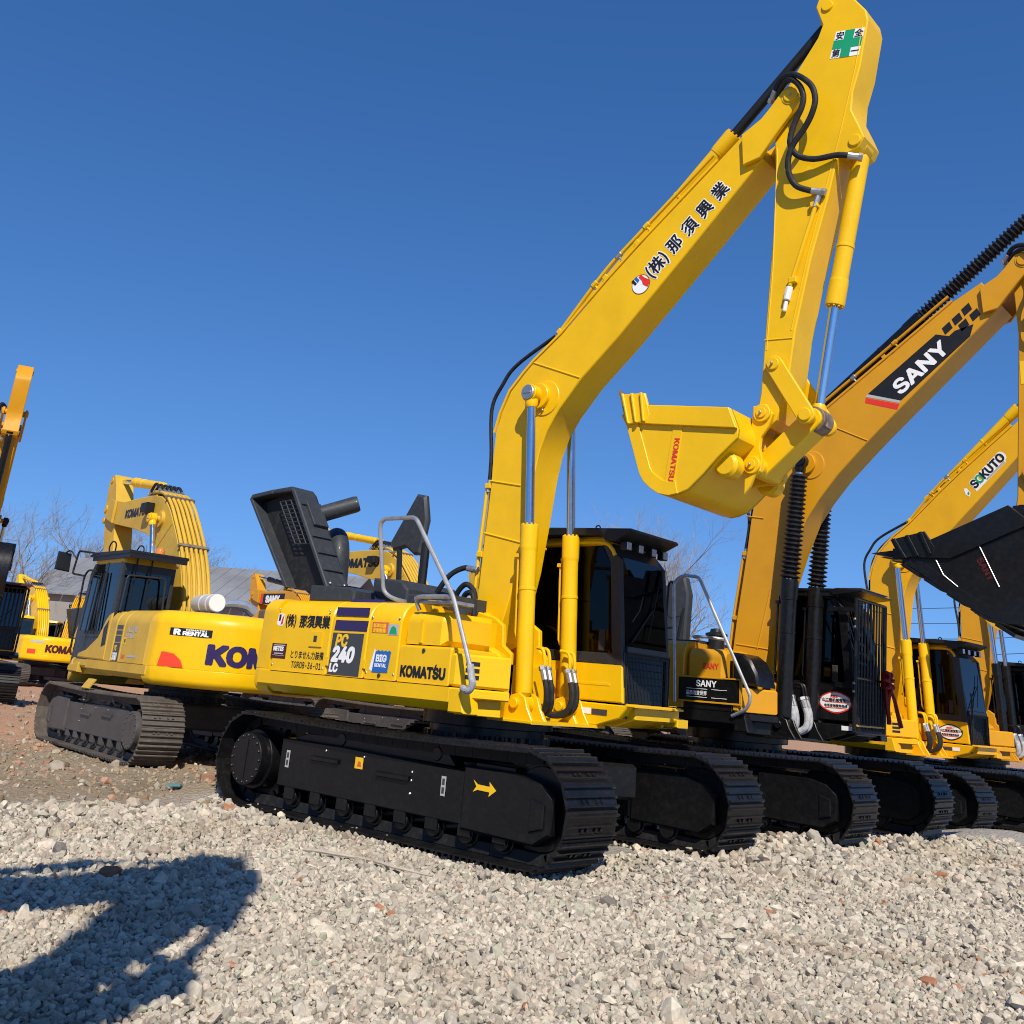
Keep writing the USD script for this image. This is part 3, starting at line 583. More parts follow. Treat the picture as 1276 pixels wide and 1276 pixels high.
X, Z, NX, NY = (1, 0, 0), (0, 0, 1), (-1, 0, 0), (0, -1, 0)
def boom_pipes(T, E, m, parent):
    """two steel lines along the top edge of a raised boom with clamps"""
    B = np.array(E['boom'])
    def off(i, d):
        t = B[i+1]-B[i-1]; t /= np.linalg.norm(t); return B[i]+np.array([-t[1], t[0]])*d
    L_, H_, M_ = E.get('idx', (range(2, 6), range(12, 16), (8, 9, 10)))
    lo = [off(i, .085) for i in L_]; hi = [off(i, .055) for i in H_]
    for yy in (-.17, -.10, .10, .17):
        T.part('boom_pipe', tube(spline([(x, yy, z) for x, z in lo], 4), .019, 8), m, parent=parent)
        T.part('boom_pipe', tube(spline([(x, yy, z) for x, z in hi], 5), .019, 8), m, parent=parent)
        mid = [off(i, .06) for i in (L_[-1], L_[-1]+1)]+[off(i, .20 if yy == -.17 else .08) for i in M_]+[off(H_[0], .06)]
        hose(T, 'boom_hose', [(x, yy, z) for x, z in mid], .022, parent=parent)
    for i in (L_[0]+1, L_[-1], *list(H_)[:-1]):
        c = off(i, .04); t = B[i+1]-B[i-1]; a = math.atan2(t[1], t[0]); u = np.array([math.cos(a), math.sin(a)]); w = np.array([-u[1], u[0]])
        T.part('pipe_clamp', prism([c-u*.03-w*.03, c+u*.03-w*.03, c+u*.03+w*.05, c-u*.03+w*.05], -.21, .21, .005), m, parent=parent)
    run = [off(i, .06+.07*min(1, k)) for k, i in enumerate(H_)]
    for yy, ex in ((-.185, 0), (.185, .0)):
        q = spline([(x, yy, z) for x, z in run], 5)
        T.part('boom_pipe', tube(q, .022, 8), m, parent=parent)
        for f in (.30, .55, .78):
            c = q[int(f*(len(q)-1))]; T.part('pipe_post', [cyl((c[0]+.06, yy, c[2]-.085), (c[0]-.01, yy, c[2]), .014, 8), cyl((c[0]-.03, yy, c[2]-.025), (c[0]+.03, yy, c[2]+.025), .032, 10)], 'steel' if f == .55 else m, parent=parent)
    # edge plate running along the top
    i0 = 12
    e = [off(i, .004) for i in range(L_[-1]+2, H_[-1]+1)]; f = [off(i, .03) for i in range(L_[-1]+2, H_[-1]+1)]
    T.part('edge_strip', prism(e+f[::-1], -E['bmw']-.012, -E['bmw']+.01, 0), m, parent=parent)

def base_hoses(T, E, sleeve=None):
    for yy, s in ((-.26, -1), (-.18, -1), (.16, 1), (.24, 1)):
        x = .90
        m = sleeve or 'rubber'
        hose(T, 'cylinder_hose', [(x, yy, 1.56), (x+.05, yy, 1.40), (x+.03, yy-.02*s, 1.24), (x-.12, yy*.6, 1.17), (x-.25, yy*.4, 1.22)], .042 if sleeve else .030, m)
        T.part('elbow_pipe', tube(spline([(x-.12, yy*.9, 1.80), (x-.03, yy, 1.78), (x, yy, 1.68), (x, yy, 1.58)], 5), .018, 8), S_now['cylp'])

S_now = {}
def front_machine(name, label, loc, yaw, S, group=None):
    global S_now
    S_now = S
    T = Thing(name, label, 'excavator', loc, yaw, group)
    undercarriage(T, S); upper(T, S); cab(T, S)
    bm, am, bk = equipment(T, S)
    if S.get('pipes', True): boom_pipes(T, S['E'], S['boomp'], bm)
    base_hoses(T, S['E'], S.get('sleeve'))
    E = S['E']
    px, pz = E['pin']
    dx, dz = px-3.53, pz-7.26
    if S.get('tiphoses', True):
        hA = [(3.30, -.2, 7.36), (3.43, -.30, 7.46), (3.61, -.37, 7.42), (3.79, -.40, 7.23), (3.84, -.40, 7.05), (3.80, -.39, 6.90), (3.71, -.37, 6.77), (3.60, -.36, 6.65), (3.54, -.35, 6.52), (3.53, -.33, 6.37), (3.58, -.29, 6.23), (3.70, -.25, 6.16), (3.79, -.23, 6.13)]
        hB = [(3.30, -.13, 7.30), (3.43, -.28, 7.38), (3.56, -.35, 7.39), (3.66, -.36, 7.28), (3.70, -.36, 7.14), (3.68, -.36, 7.02), (3.62, -.36, 6.90), (3.57, -.36, 6.76), (3.56, -.35, 6.64), (3.62, -.31, 6.53), (3.77, -.27, 6.47), (3.99, -.23, 6.47), (4.13, -.17, 6.44)]
        for h in (hA, hB): hose(T, 'arm_hose', [(x+dx, y, z+dz) for x, y, z in h], .030, m2=5, parent=None)
        T.part('arm_pipe', [tube([(3.79+dx, -.215, 6.12+dz), (3.76+dx, -.215, 6.02+dz), (3.49+dx, -.215, 5.22+dz)], .022, 8), bx(3.70+dx, 3.78+dx, -.24, -.19, 5.98+dz, 6.04+dz), bx(3.48+dx, 3.56+dx, -.24, -.19, 5.24+dz, 5.30+dz)], S['boomp'])
        T.part('hose_coupling', [cyl((3.487+dx, -.215, 5.21+dz), (3.455+dx, -.215, 5.08+dz), .034, 8), cyl((3.452+dx, -.215, 5.07+dz), (3.43+dx, -.215, 4.97+dz), .02, 8)], 'white_print')
        T.part('hose_coupling', cyl((3.80+dx, -.215, 6.14+dz), (3.74+dx, -.215, 5.98+dz), .03, 8), 'steel')
    return T, bm, am, bk

KANJI = '那須興業'
# ------------------------------------------------------------------ 1. the yellow excavator in front
E1 = dict(HERO); E1['seams'] = [((-.11, 2.98), (.44, 2.86)), ((-.09, 3.56), (.36, 3.48)), ((.40, 4.88), (1.06, 4.62))]
S1 = dict(E=E1, paint='yellow', boomp='yellow', cylp='yellow', cabp='yellow', cabframe='cab_grey', hi=True, slots=True)
T1, bm, am, bk = front_machine('excavator', 'bright yellow excavator nearest the camera, its bucket curled in mid air, dark hood open', (0, 0, 0), 0, S1)
yb = -1.36-.001
# charcoal engine covers, open hood, exhaust
def dark_hood(T, sx=0.0, y0=-1.08, y1=-.74):
    T.part('engine_cover', [prism([(-1.85, 2.12), (-1.10, 2.12), (-1.10, 2.24), (-1.20, 2.28), (-1.85, 2.30)], -1.10, .1, .02), prism([(-1.18, 2.12), (-.62, 2.12), (-.62, 2.30), (-.75, 2.40), (-1.18, 2.42)], -.78, .1, .02),
                            bx(-.60, .02, -.80, .05, 2.10, 2.25, .02)], 'charcoal')
    T.part('cover_slot', [bx(-1.72+k*.075, -1.67+k*.075, -1.0, -.8, 2.296, 2.302, 0) for k in range(6)], 'black_print', kind='stuff')
    pl = [(-1.52, 2.20), (-2.42, 3.40), (-2.50, 3.46), (-2.85, 3.44), (-3.26, 3.40), (-3.30, 3.34), (-2.36, 2.28), (-2.10, 2.16)]
    fr = np.array(pl); inn = inset(fr[::-1], .07)[::-1]
    # open shell: top face plate, far wall, edges
    h = T.part('engine_hood', [prism([fr[0], fr[1], fr[2], fr[3], fr[3]-(0, .05), fr[2]-(-.01, .06), fr[1]-(.05, .03), fr[0]-(.06, 0)], y0, y1, .012), prism([fr[3], fr[4], fr[5], fr[6], fr[6]+(.06, 0), fr[5]+(.06, -.0), fr[4]+(.03, -.05), fr[3]-(0, .05)], y0, y1, .008),
                               prism(fr, y1-.03, y1, .006)], 'charcoal')
    T.part('hood_rib', [tube([fr[0]*(1-f)+fr[1]*f+0*fr[0] for f in (0,)]*1+[fr[0]]*0, .01) if False else prism([fr[0]*(1-f)+fr[1]*f+(.0, 0), fr[0]*(1-f-.02)+fr[1]*(f+.02), fr[0]*(1-f-.02)+fr[1]*(f+.02)+(.018, .014), fr[0]*(1-f)+fr[1]*f+(.018, .014)], y0+.03, y1-.03, .003) for f in (.22, .38, .54, .86)], 'charcoal', parent=h)
    # perforated inner panel with a grid
    a, b = fr[1]*.5+fr[4]*.5, fr[0]*.5+fr[6]*.5
    T.part('inner_panel', [prism([fr[0]*.95+fr[7]*.05, fr[0]*.04+fr[1]*.96, fr[2]*.9+fr[4]*.1, fr[6]*.04+fr[5]*.96, fr[6]*.95+fr[7]*.05], y0+.15, y0+.17, 0)], 'rubber', parent=h)
    def f(q):
        return [np.array([(p0*(1-u)+p1*u)[0], y0+.06, (p0*(1-u)+p1*u)[1]]) for u, v in q for p0, p1 in [((fr[6]*(1-v)+fr[5]*v), (fr[0]*(1-v)+fr[1]*v))]]
    T.part('hood_grille', grid_mesh(.55, .9, .48, .93, 4, 11, f, .008), 'charcoal', parent=h)
    T.part('exhaust_stub', [rev((-2.36, -.80, 3.14), (-2.02, -.40, 3.36), [(0, .09), (.02, .10), (.52, .10), (.56, .09), (.56, .075), (.3, .075)], 20), prism([(-2.33, 3.26), (-2.12, 2.98), (-2.08, 3.01), (-2.29, 3.29)], -.98, -.76, .006)], 'charcoal', parent=h)
    T.part('hood_bolt', [cyl((fr[0]*(1-f)+fr[1]*f)[[0, 0, 1]]*[1, 0, 1]+[0, yy, 0], (fr[0]*(1-f)+fr[1]*f)[[0, 0, 1]]*[1, 0, 1]+[.02, yy, .016], .016, 8) for f in (.03, .10) for yy in (y0+.05, y1-.08)], 'steel', parent=h, kind='stuff')
    T.part('intake_pipe', tube(spline([(-2.22, -.40, 2.16), (-2.24, -.40, 2.5), (-2.27, -.40, 2.78), (-2.40, -.34, 2.95), (-2.62, -.22, 2.97)], 6), .125, 18), 'charcoal')
dark_hood(T1)
hc = T1.part('side_cover', prism([(-1.72, 3.60), (-1.88, 3.63), (-2.27, 3.03), (-2.21, 2.92), (-1.98, 2.96), (-1.82, 2.86), (-1.71, 2.87), (-1.64, 3.29)], .40, .50, .03), 'charcoal')
T1.part('cover_strut', tube([(-2.12, .45, 2.95), (-1.98, .42, 2.12)], .035, 8), 'visor', parent=hc)
T1.part('cover_strut', tube([(-1.76, .45, 2.9), (-1.62, .42, 2.15)], .014, 6), 'steel', parent=hc)
T1.part('exhaust_tip', [tube([(-.95, -.25, 2.3), (-.95, -.25, 2.88)], .05, 10)], 'visor')
rail_tube(T1, [(-.30, -1.10, 2.135), (-.46, -1.12, 2.16), (-.58, -1.16, 2.22), (-.61, -1.30, 2.90), (-.57, -1.30, 2.96), (.0, -1.38, 2.94), (.69, -1.44, 2.15), (1.00, -1.46, 1.54), (1.05, -1.46, 1.40), (1.00, -1.46, 1.335), (.86, -1.38, 1.355)], .022)
rail_tube(T1, [(.12, -1.30, 2.035), (.08, -1.34, 2.14), (.16, -1.36, 2.16), (.66, -1.42, 2.16)], .022)
T1.part('pipe_sleeve', [tube(spline([(1.0, -1.46, 1.56), (1.03, -1.46, 1.45), (1.05, -1.46, 1.39), (1.00, -1.455, 1.335), (.88, -1.40, 1.35)], 4), .033, 10)], 'sleeve')
T1.part('step_pad', [bx(.14, .62, -1.34, -1.06, 2.10, 2.13, .006)], 'galvanised')
T1.part('access_cover', [bx(-.05, .10, -1.10, -.95, 2.02, 2.16, .015)], 'yellow')
hose(T1, 'swivel_hose', [(-.75, -.3, 2.15), (-.62, -.3, 2.36), (-.50, -.27, 2.52), (-.36, -.22, 2.60), (-.24, -.2, 2.59)], .030)
hose(T1, 'swivel_hose', [(-.45, -.2, 2.1), (-.40, -.25, 2.3), (-.28, -.25, 2.42), (-.18, -.22, 2.36), (-.14, -.2, 2.2)], .030)
hose(T1, 'swivel_hose', [(-.2, -.35, 2.05), (-.16, -.38, 2.28), (-.02, -.40, 2.30), (.02, -.40, 2.12), (.03, -.40, 2.0)], .030)
# lettering and stickers
for k, (z, h) in enumerate(((1.955, .085), (1.805, .105))):
    decal(T1, 'stripe', rect(.50, h, .012), (-1.035+.01*k*0, yb-.012*0, z), X, Z, 'navy_print')
th = lambda v: v
decal(T1, 'stripe', rect(.49, .10), (-1.03, -1.36+.13, 2.085), X, (0, .80, .60), 'navy_print')
decal(T1, 'model_plate', rect(.475, .415, .012), (-1.055, yb, 1.368), X, Z, 'grey_print')
decal(T1, 'model_letters', shape_text('PC', .11, 5, slant=.15, sx=.9), (-1.0, yb-.002, 1.655), X, Z, 'yellow_print')
decal(T1, 'model_number', shape_text('240', .135, 7, slant=.15, sx=.95), (-1.04, yb-.002, 1.505), X, Z, 'white_print')
decal(T1, 'model_letters', shape_text('LC', .075, 6, slant=.1), (-1.045, yb-.002, 1.40), X, Z, 'white_print')
decal(T1, 'company_name', shape_text('(株)', .112, 3, True, sx=.82), (-1.86, yb, 1.825), X, (-.0, 0, 1), 'black_print')
decal(T1, 'company_name', shape_text(KANJI, .112, 3, True, sx=.93), (-1.62, yb, 1.82), X, Z, 'black_print')
decal(T1, 'emblem', polyshape([(0, .02), (.03, 0), (.10, 0), (.13, .03), (.12, .125), (.02, .135)]), (-2.005, yb, 1.825), X, Z, 'white_print')
decal(T1, 'emblem', polyshape([(.03, .05), (.06, .055), (.065, .12), (.03, .12)]), (-2.005, yb-.002, 1.825), X, Z, 'black_print')
decal(T1, 'emblem', polyshape([(.07, .01), (.105, .02), (.115, .12), (.085, .08)]), (-2.005, yb-.002, 1.825), X, Z, 'red_print')
decal(T1, 'sticker', rect(.255, .155), (-2.03, yb, 1.485), X, Z, 'maroon_print')
decal(T1, 'sticker_letters', shape_text('NETIS', .042, 5), (-2.0, yb-.002, 1.565), X, Z, 'white_print')
decal(T1, 'sticker_letters', union_all([rect(.2, .004), affinity.translate(rect(.15, .012), .03, .015), affinity.translate(rect(.19, .010), .01, .102)]), (-2.0, yb-.002, 1.515), X, Z, 'silver_print')
decal(T1, 'registration', shape_text('とりません力装備', .072, 1, True, sx=.80), (-1.70, yb, 1.50), X, Z, 'black_print')
decal(T1, 'registration', shape_text('TGR08-36-01', .062, 1, sx=.80), (-1.66, yb, 1.405), X, Z, 'black_print')
decal(T1, 'door_latch', rect(.20, .15), (-1.40, yb, 1.63), X, Z, 'yellow', .012)
decal(T1, 'door_latch', rect(.05, .06), (-1.33, yb-.012, 1.68), X, Z, 'charcoal', .004)
decal(T1, 'sticker', rect(.235, .105), (-.46, yb, 1.80), X, Z, 'orange_print')
decal(T1, 'sticker', rect(.145, .105), (-.225, yb, 1.785), X, Z, 'silver_print')
decal(T1, 'sticker_letters', shape_text('新車以前', .035, 3, True, sx=1.1), (-.445, yb-.002, 1.852), X, Z, 'yellow_print')
decal(T1, 'sticker_letters', shape_text('定期整備', .035, 3, True, sx=1.1), (-.445, yb-.002, 1.805), X, Z, 'yellow_print')
decal(T1, 'sticker_letters', polyshape([(0, 0), (.11, 0), (.09, .06), (.05, .08), (.02, .06)]), (-.205, yb-.002, 1.795), X, Z, 'green_print')
bsh = polyshape([(-.02, 0), (.20, .005), (.225, .20)]+[(.225-.0255*k, .20+(.014 if k % 2 else 0)) for k in range(1, 9)]+[(.005, .20)])
decal(T1, 'sticker', polyshape([(-.05, .02), (.0, .0), (.015, .2), (.0, .215)]), (-.385, yb, 1.43), X, Z, 'white_print')
decal(T1, 'sticker', bsh, (-.37, yb-.002, 1.425), X, Z, 'blue_print')
decal(T1, 'sticker_letters', shape_text('BIG', .062, 4), (-.355, yb-.004, 1.53), X, Z, 'white_print')
decal(T1, 'sticker_letters', shape_text('RENTAL', .032, 3), (-.362, yb-.004, 1.478), X, Z, 'white_print')
decal(T1, 'maker_name', shape_text('KOMATSU', .092, 6, sx=.95), (.0, yb-.001, 1.415), X, Z, 'black_print')
decal(T1, 'maker_name', polyshape([(0, 0), (.018, .0), (.032, .03), (.012, .025)]), (.462, yb-.001, 1.512), X, Z, 'black_print')
decal(T1, 'sticker', rect(.13, .06), (.86, .446, 1.215), X, Z, 'white_print'); decal(T1, 'sticker', rect(.19, .055), (1.0, .446, 1.215), X, Z, 'grey_print')
# boom lettering
bd = np.array([.735, 0, .678]); bu = np.array([-.678, 0, .735])
def onboom(shape, p, mat, lift=.001, yy=-.21, T=T1, bd=bd, bu=bu):
    decal(T, 'boom_lettering', shape, (p[0], yy-lift, p[1]), bd, bu, mat)
s0 = shape_text('(株)', .215, 6, True, sx=.9); base = np.array([1.93, 5.585])
for txt, p, sx in [('(株)', base, .88)]+[(c, base+np.array([.735, .678])*(.345+.238*i), .86) for i, c in enumerate(KANJI)]:
    onboom(shape_text(txt, .168, 2, True, sx=sx, grow=5.5), p, 'white_print'); onboom(shape_text(txt, .168, 2, True, sx=sx), p, 'black_print', .0035)
circ = polyshape([(.105*math.cos(a), .105*math.sin(a)) for a in np.linspace(0, 2*math.pi, 33)[:-1]])
ec = np.array([1.79, 5.565])
onboom(circ.buffer(.008), ec, 'black_print', .0005); onboom(circ, ec, 'white_print', .003)
onboom(rect(.03, .075), ec+np.array([-.068, -.005]), 'black_print', .0055); onboom(polyshape([(0, 0), (.035, .01), (.035, .075), (0, .075)]), ec+np.array([-.035, .02]), 'blue_print', .0055)
onboom(polyshape([(.0, -.09), (.07, -.06), (.045, .03), (.04, .09), (-.0, .09), (.0, .02), (-.02, -.02)]), ec+np.array([.03, .02]), 'red_print', .0055)
# safety sign on the arm
sd_, su_ = np.array([.29, 0, -.06]), np.array([.07, 0, .29])
o = np.array([3.905, -.1915, 7.595])
decal(T1, 'safety_sign', rect(.30, .30), o, sd_, su_, 'white_print')
cross = union_all([affinity.translate(rect(.10, .30), .10, 0), affinity.translate(rect(.30, .10), 0, .10)])
decal(T1, 'safety_cross', cross, o+(0, -.002, 0), sd_, su_, 'green_print')
for c, (a, b) in zip('安全第一', ((.008, .208), (.205, .208), (.008, .012), (.205, .012))):
    v = o+(0, -.004, 0)+sd_/np.linalg.norm(sd_)*a+su_/np.linalg.norm(su_)*b
    decal(T1, 'safety_sign_letters', shape_text(c, .075, 1, True), v, sd_, su_, 'black_print')
decal(T1, 'warning_label', polyshape([(0, 0), (.10, 0), (.05, .08)]), (3.62, -.1915, 6.39), X, Z, 'yellow_print')
# bucket lettering on a raised strip
T1.part('bucket_strip', prism([(2.50, 3.86), (2.60, 3.85), (2.53, 3.30), (2.42, 3.31)], -.60, -.59, .003), 'yellow', parent=bk)
decal(T1, 'bucket_letters', shape_text('KOMATSU', .052, 3, sx=1.16), (2.525, -.602, 3.735), (-.14, 0, -.99), (.99, 0, -.14), 'red_print', parent=bk)
for x in (-1.98, -1.14, -.47, -.08):
    for z in (1.42, 2.0 if x < -.6 else 1.95): T1.part('door_bolt', cyl((x, -1.355, z), (x, -1.368, z), .011, 6, .002), 'steel', smooth=False)
for x in (-1.075, -.51): T1.part('door_hinge', [bx(x-.018, x+.018, -1.372, -1.358, z, z+.09, .003) for z in (1.45,)], 'yellow')
for x, z in ((.30, 1.66), (-.28, 1.40)): T1.part('door_lock', [cyl((x, -1.355, z), (x, -1.372, z), .020, 14, .003)], 'charcoal')
T1.part('tank_strap', bx(.20, .24, -1.345, -1.328, 1.73, 1.95, .003), 'yellow')
T1.part('filler_cap', [cyl((.34, -.95, 2.03), (.34, -.95, 2.09), .07, 20)], 'charcoal')
for p, r in (((3.34, -.29, 4.45), .012), ((3.24, -.315, 3.98), .012), ((3.14, -.315, 3.50), .012), ((.60, -.24, 4.30), .012), ((3.53, -.30, 7.26), .012)):
    T1.part('grease_nipple', cyl((p[0], p[1]+.02, p[2]), (p[0], p[1]-.014, p[2]), r, 8, .003), 'steel')
T1.part('arm_weld', [tube([(3.345, -.192, 6.75), (3.30, -.192, 5.43), (3.24, -.192, 4.62)], .006, 5)], 'yellow', parent=am)
T1.part('arm_weld', [tube([(4.245, -.192, 7.85), (4.16, -.192, 7.40), (3.97, -.192, 6.62), (3.65, -.192, 5.48), (3.49, -.192, 4.78)], .006, 5)], 'yellow', parent=am)
T1.part('arm_weld', [tube([(3.22, -.192, 4.72), (3.50, -.192, 4.70)], .007, 5)], 'yellow', parent=am)
for a_, b_ in ((-.50, -.32), (.32, .50)): T1.part('bucket_tube', ycyl(2.99, 3.47, a_, b_, .12, 20, .03), 'yellow', parent=bk)
T1.part('bucket_hook', prism([(3.10, 3.36), (3.20, 3.40), (3.16, 3.30), (3.10, 3.22)], -.33, -.29, .005), 'yellow', parent=bk)
# track frame stickers
ft = -1.49-.001
for x in (-1.35, .82): decal(T1, 'track_label', rect(.055, .16), (x, ft-.002, .45), X, Z, 'silver_print'); decal(T1, 'track_label_print', union_all([affinity.translate(rect(.03, .05), .012, .02), affinity.translate(rect(.03, .05), .012, .09)]), (x, ft-.004, .45), X, Z, 'grey_print')
decal(T1, 'track_label', rect(.11, .10), (-.32, ft-.002, .55), X, Z, 'yellow_print'); decal(T1, 'track_label_print', polyshape([(0, 0), (.06, 0), (.05, .04), (.02, .05)]), (-.29, ft-.004, .57), X, Z, 'orange_print')
arrow = polyshape([(0, 0), (.07, .03), (.26, .03), (.25, -.02), (.36, .06), (.25, .14), (.26, .09), (.07, .09), (0, .13), (.05, .065)])
decal(T1, 'direction_arrow', affinity.scale(arrow, .72, .72, origin=(0, 0)), (1.22, ft-.028, .53), (1, 0, -.03), Z, 'yellow_print')

# ------------------------------------------------------------------ 2. orange machine with black guarded cab
E2 = shift(shift(HERO, .66, -.05, ARMK), -.05, -.04, ['fork', 'pin'])
E2['boom'] = [(-.05, 1.88), (.05, 2.19), (.10, 2.6), (.18, 3.1), (.24, 3.49), (.30, 3.95), (.36, 4.28), (.48, 4.62), (.66, 4.87), (.90, 5.08), (1.35, 5.41), (2.3, 6.10), (3.23, 6.78), (3.60, 6.99),
              (3.83, 6.62), (3.0, 5.86), (2.17, 5.10), (1.93, 4.87), (1.59, 4.53), (1.34, 4.23), (1.14, 3.95), (.95, 3.5), (.78, 3.02), (.63, 2.4), (.51, 1.93), (.2, 1.80)]
E2['idx'] = (range(1, 5), range(9, 13), (6, 7, 8))
E2.update(bcy=.42, foot=(.16, 2.0), rodpin=(1.14, 4.72), boomcyl=((.88, 1.26), (.98, 3.10)), armcyl=((1.25, 5.54), (2.72, 6.72)), bmw=.24, bw=.72,
          seams=[((.24, 4.02), (.50, 3.98)), ((1.30, 5.34), (2.02, 4.98)), ((.10, 2.25), (.58, 2.2)), ((.62, 3.02), (.42, 2.2))],
          bucket=[(2.54, 3.46), (2.60, 3.30), (2.98, 3.03), (3.20, 2.86), (3.40, 2.73), (3.58, 2.64), (3.77, 2.57), (3.95, 2.56), (4.12, 2.64), (4.24, 2.80), (4.30, 3.05), (4.27, 3.40), (4.12, 3.70), (3.88, 3.92)],
          lip=(2.95, 3.53), tip=(2.20, 3.40),
          ears=[(x+.66, z-.05) for x, z in [(3.14, 4.06), (3.27, 4.07), (3.34, 3.97), (3.30, 3.86), (3.22, 3.76), (3.21, 3.66), (3.24, 3.55), (3.22, 3.44), (3.15, 3.40), (2.95, 3.30), (2.98, 3.60), (3.05, 3.85)]])
S2 = dict(E=E2, paint='orange', boomp='orange', cylp='black_gloss', cabp='black_gloss', cabframe='black_gloss', cablower='black_gloss', bucketp='black_gloss', framepaint='black_gloss', lowp='black_gloss', skirtp='black_gloss',
          bellows=True, visor=False, sleeve='sleeve', ztop=2.20, caboff=(.15, 0, .02), sideglass='tinted_glass', trim='black_gloss', R=.105)
T2, bm, am, bk = front_machine('excavator', 'orange excavator with black guarded cab, black bucket and rubber bellows on its cylinders', (.25, 4.92, 0), 0, S2)
def bars(T, x0, x1, y0, y1, z0, z1, n, m='black_gloss'):
    g = T.part('guard_frame', [tube([(x0, y0, z0), (x1, y0, z1)], .028, 8), tube([(x0, y1, z0), (x1, y1, z1)], .028, 8), tube([(x0, y0, z0), (x0, y1, z0)], .022, 8), tube([(x1, y0, z1), (x1, y1, z1)], .022, 8),
                               tube([(x0*.6+x1*.4, y0, z0*.6+z1*.4), (x0*.6+x1*.4, y1, z0*.6+z1*.4)], .018, 8), bx(x1-.4, x1, y0-.02, y0+.02, z1-.18, z1-.12, .004), bx(x0-.25, x0, y0-.02, y0+.02, z0+.55, z0+.62, .004)], m)
    for k in range(n):
        y = y0+(y1-y0)*(k+1)/(n+1)
        T.part('guard_bar', tube([(x0, y, z0), (x1, y, z1)], .016, 8), m, parent=g)
    T.part('guard_bolt', [cyl((x0*(1-f)+x1*f, y0-.03, z0*(1-f)+z1*f), (x0*(1-f)+x1*f, y0-.055, z0*(1-f)+z1*f), .018, 6) for f in (.3, .36, .78, .84)], 'steel', parent=g, kind='stuff')
bars(T2, 1.50, 1.57, .38, 1.40, 1.24, 2.96, 9)
vz = T2.part('roof_guard', [prism([(-.2, 3.04), (-.2, 3.09), (1.2, 3.09), (1.66, 3.07), (1.66, 3.05), (1.25, 3.0), (1.2, 3.05)], .34, 1.44, .008), bx(.0, 1.3, .36, .40, 2.98, 3.06)], 'black_gloss')
T2.part('roof_mesh', grid_mesh(1.25, 1.64, .40, 1.38, 10, 24, lambda q: [(u, v, 3.10) for u, v in q], .004), 'steel', parent=vz, kind='stuff')
for z in (3.535,): pass
y2 = -1.36-.001
T2.part('side_band', bx(-.11, .76, -1.375, -1.362, 1.46, 1.735, .003), 'black_gloss')
decal(T2, 'side_letters', shape_text('SANY', .072, 3, sx=1.1), (.14, -1.376, 1.635), X, (0, 0, 1), 'white_print')
decal(T2, 'side_letters', union_all([affinity.translate(rect(.30, .006), 0, .10), affinity.translate(rect(.22, .006), .36, .10), affinity.translate(rect(.30, .006), 0, 0), affinity.translate(rect(.22, .006), .36, 0)]), (.01, -1.376, 1.50), X, Z, 'white_print')
decal(T2, 'side_letters', shape_text('品质改变世界', .05, 1, True, sx=.85), (.0, -1.376, 1.525), X, Z, 'white_print')
decal(T2, 'tank_letters', shape_text('SANY', .065, 3, sx=.95), (.21, -1.334, 1.86), X, Z, 'red_print')
# galvanised rails, air cleaner cap, open side hood
rail_tube(T2, [(-.13, -1.42, 1.42), (-.22, -1.40, 2.94), (-.10, -1.40, 3.03), (.16, -1.40, 3.01), (.96, -1.44, 1.54), (.90, -1.44, 1.40), (.68, -1.40, 1.31)], .022)
rail_tube(T2, [(-.40, -1.30, 2.15), (-.36, -1.30, 2.95), (-.26, -1.36, 2.96), (-.22, -1.38, 2.8)], .016, 'visor')
T2.part('grab_rail', tube(spline([(-.05, -1.0, 2.24), (.0, -1.2, 2.26), (.3, -1.22, 2.25), (.42, -1.1, 2.24)], 5), .02, 8), 'galvanised')
T2.part('air_cleaner', [cyl((.06, -.72, 2.05), (.06, -.72, 2.32), .11, 20), rev((.06, -.72, 2.31), (.06, -.72, 2.45), [(0, .15), (.03, .15), (.05, .09), (.09, .08), (.10, .03)], 20)], 'visor')
hh = T2.part('engine_hood', [prism([(-1.40, 2.25), (-.90, 2.25), (-.86, 2.95), (-.93, 3.20), (-1.03, 3.22), (-1.55, 2.9)], .05, .22, .03)], 'charcoal')
T2.part('hood_strut', [tube([(-.98, .0, 2.3), (-.90, .0, 2.75)], .016, 6), tube(spline([(-1.2, -.02, 2.75), (-1.1, -.05, 2.6), (-.94, -.05, 2.62)], 5), .01, 6)], 'visor', parent=hh)
T2.part('tool_box_cover', prism([(.60, 1.70), (.98, 1.68), (.95, 1.84), (.86, 1.99), (.74, 2.07), (.60, 2.08)], -1.28, -.8, .03), 'black_gloss')
T2.part('panel_rim', [bx(-.12, .80, -1.386, -1.364, 1.437, 1.459, .003), bx(.765, .80, -1.386, -1.364, 1.46, 1.74, .003), bx(-.12, .80, -1.386, -1.364, 1.737, 1.755, .003)], 'orange')
T2.part('box_rim', place(flat(rect(.46, .05), .006), (.765, -1.345, 1.37), (1, 1, 0), Z), 'orange')
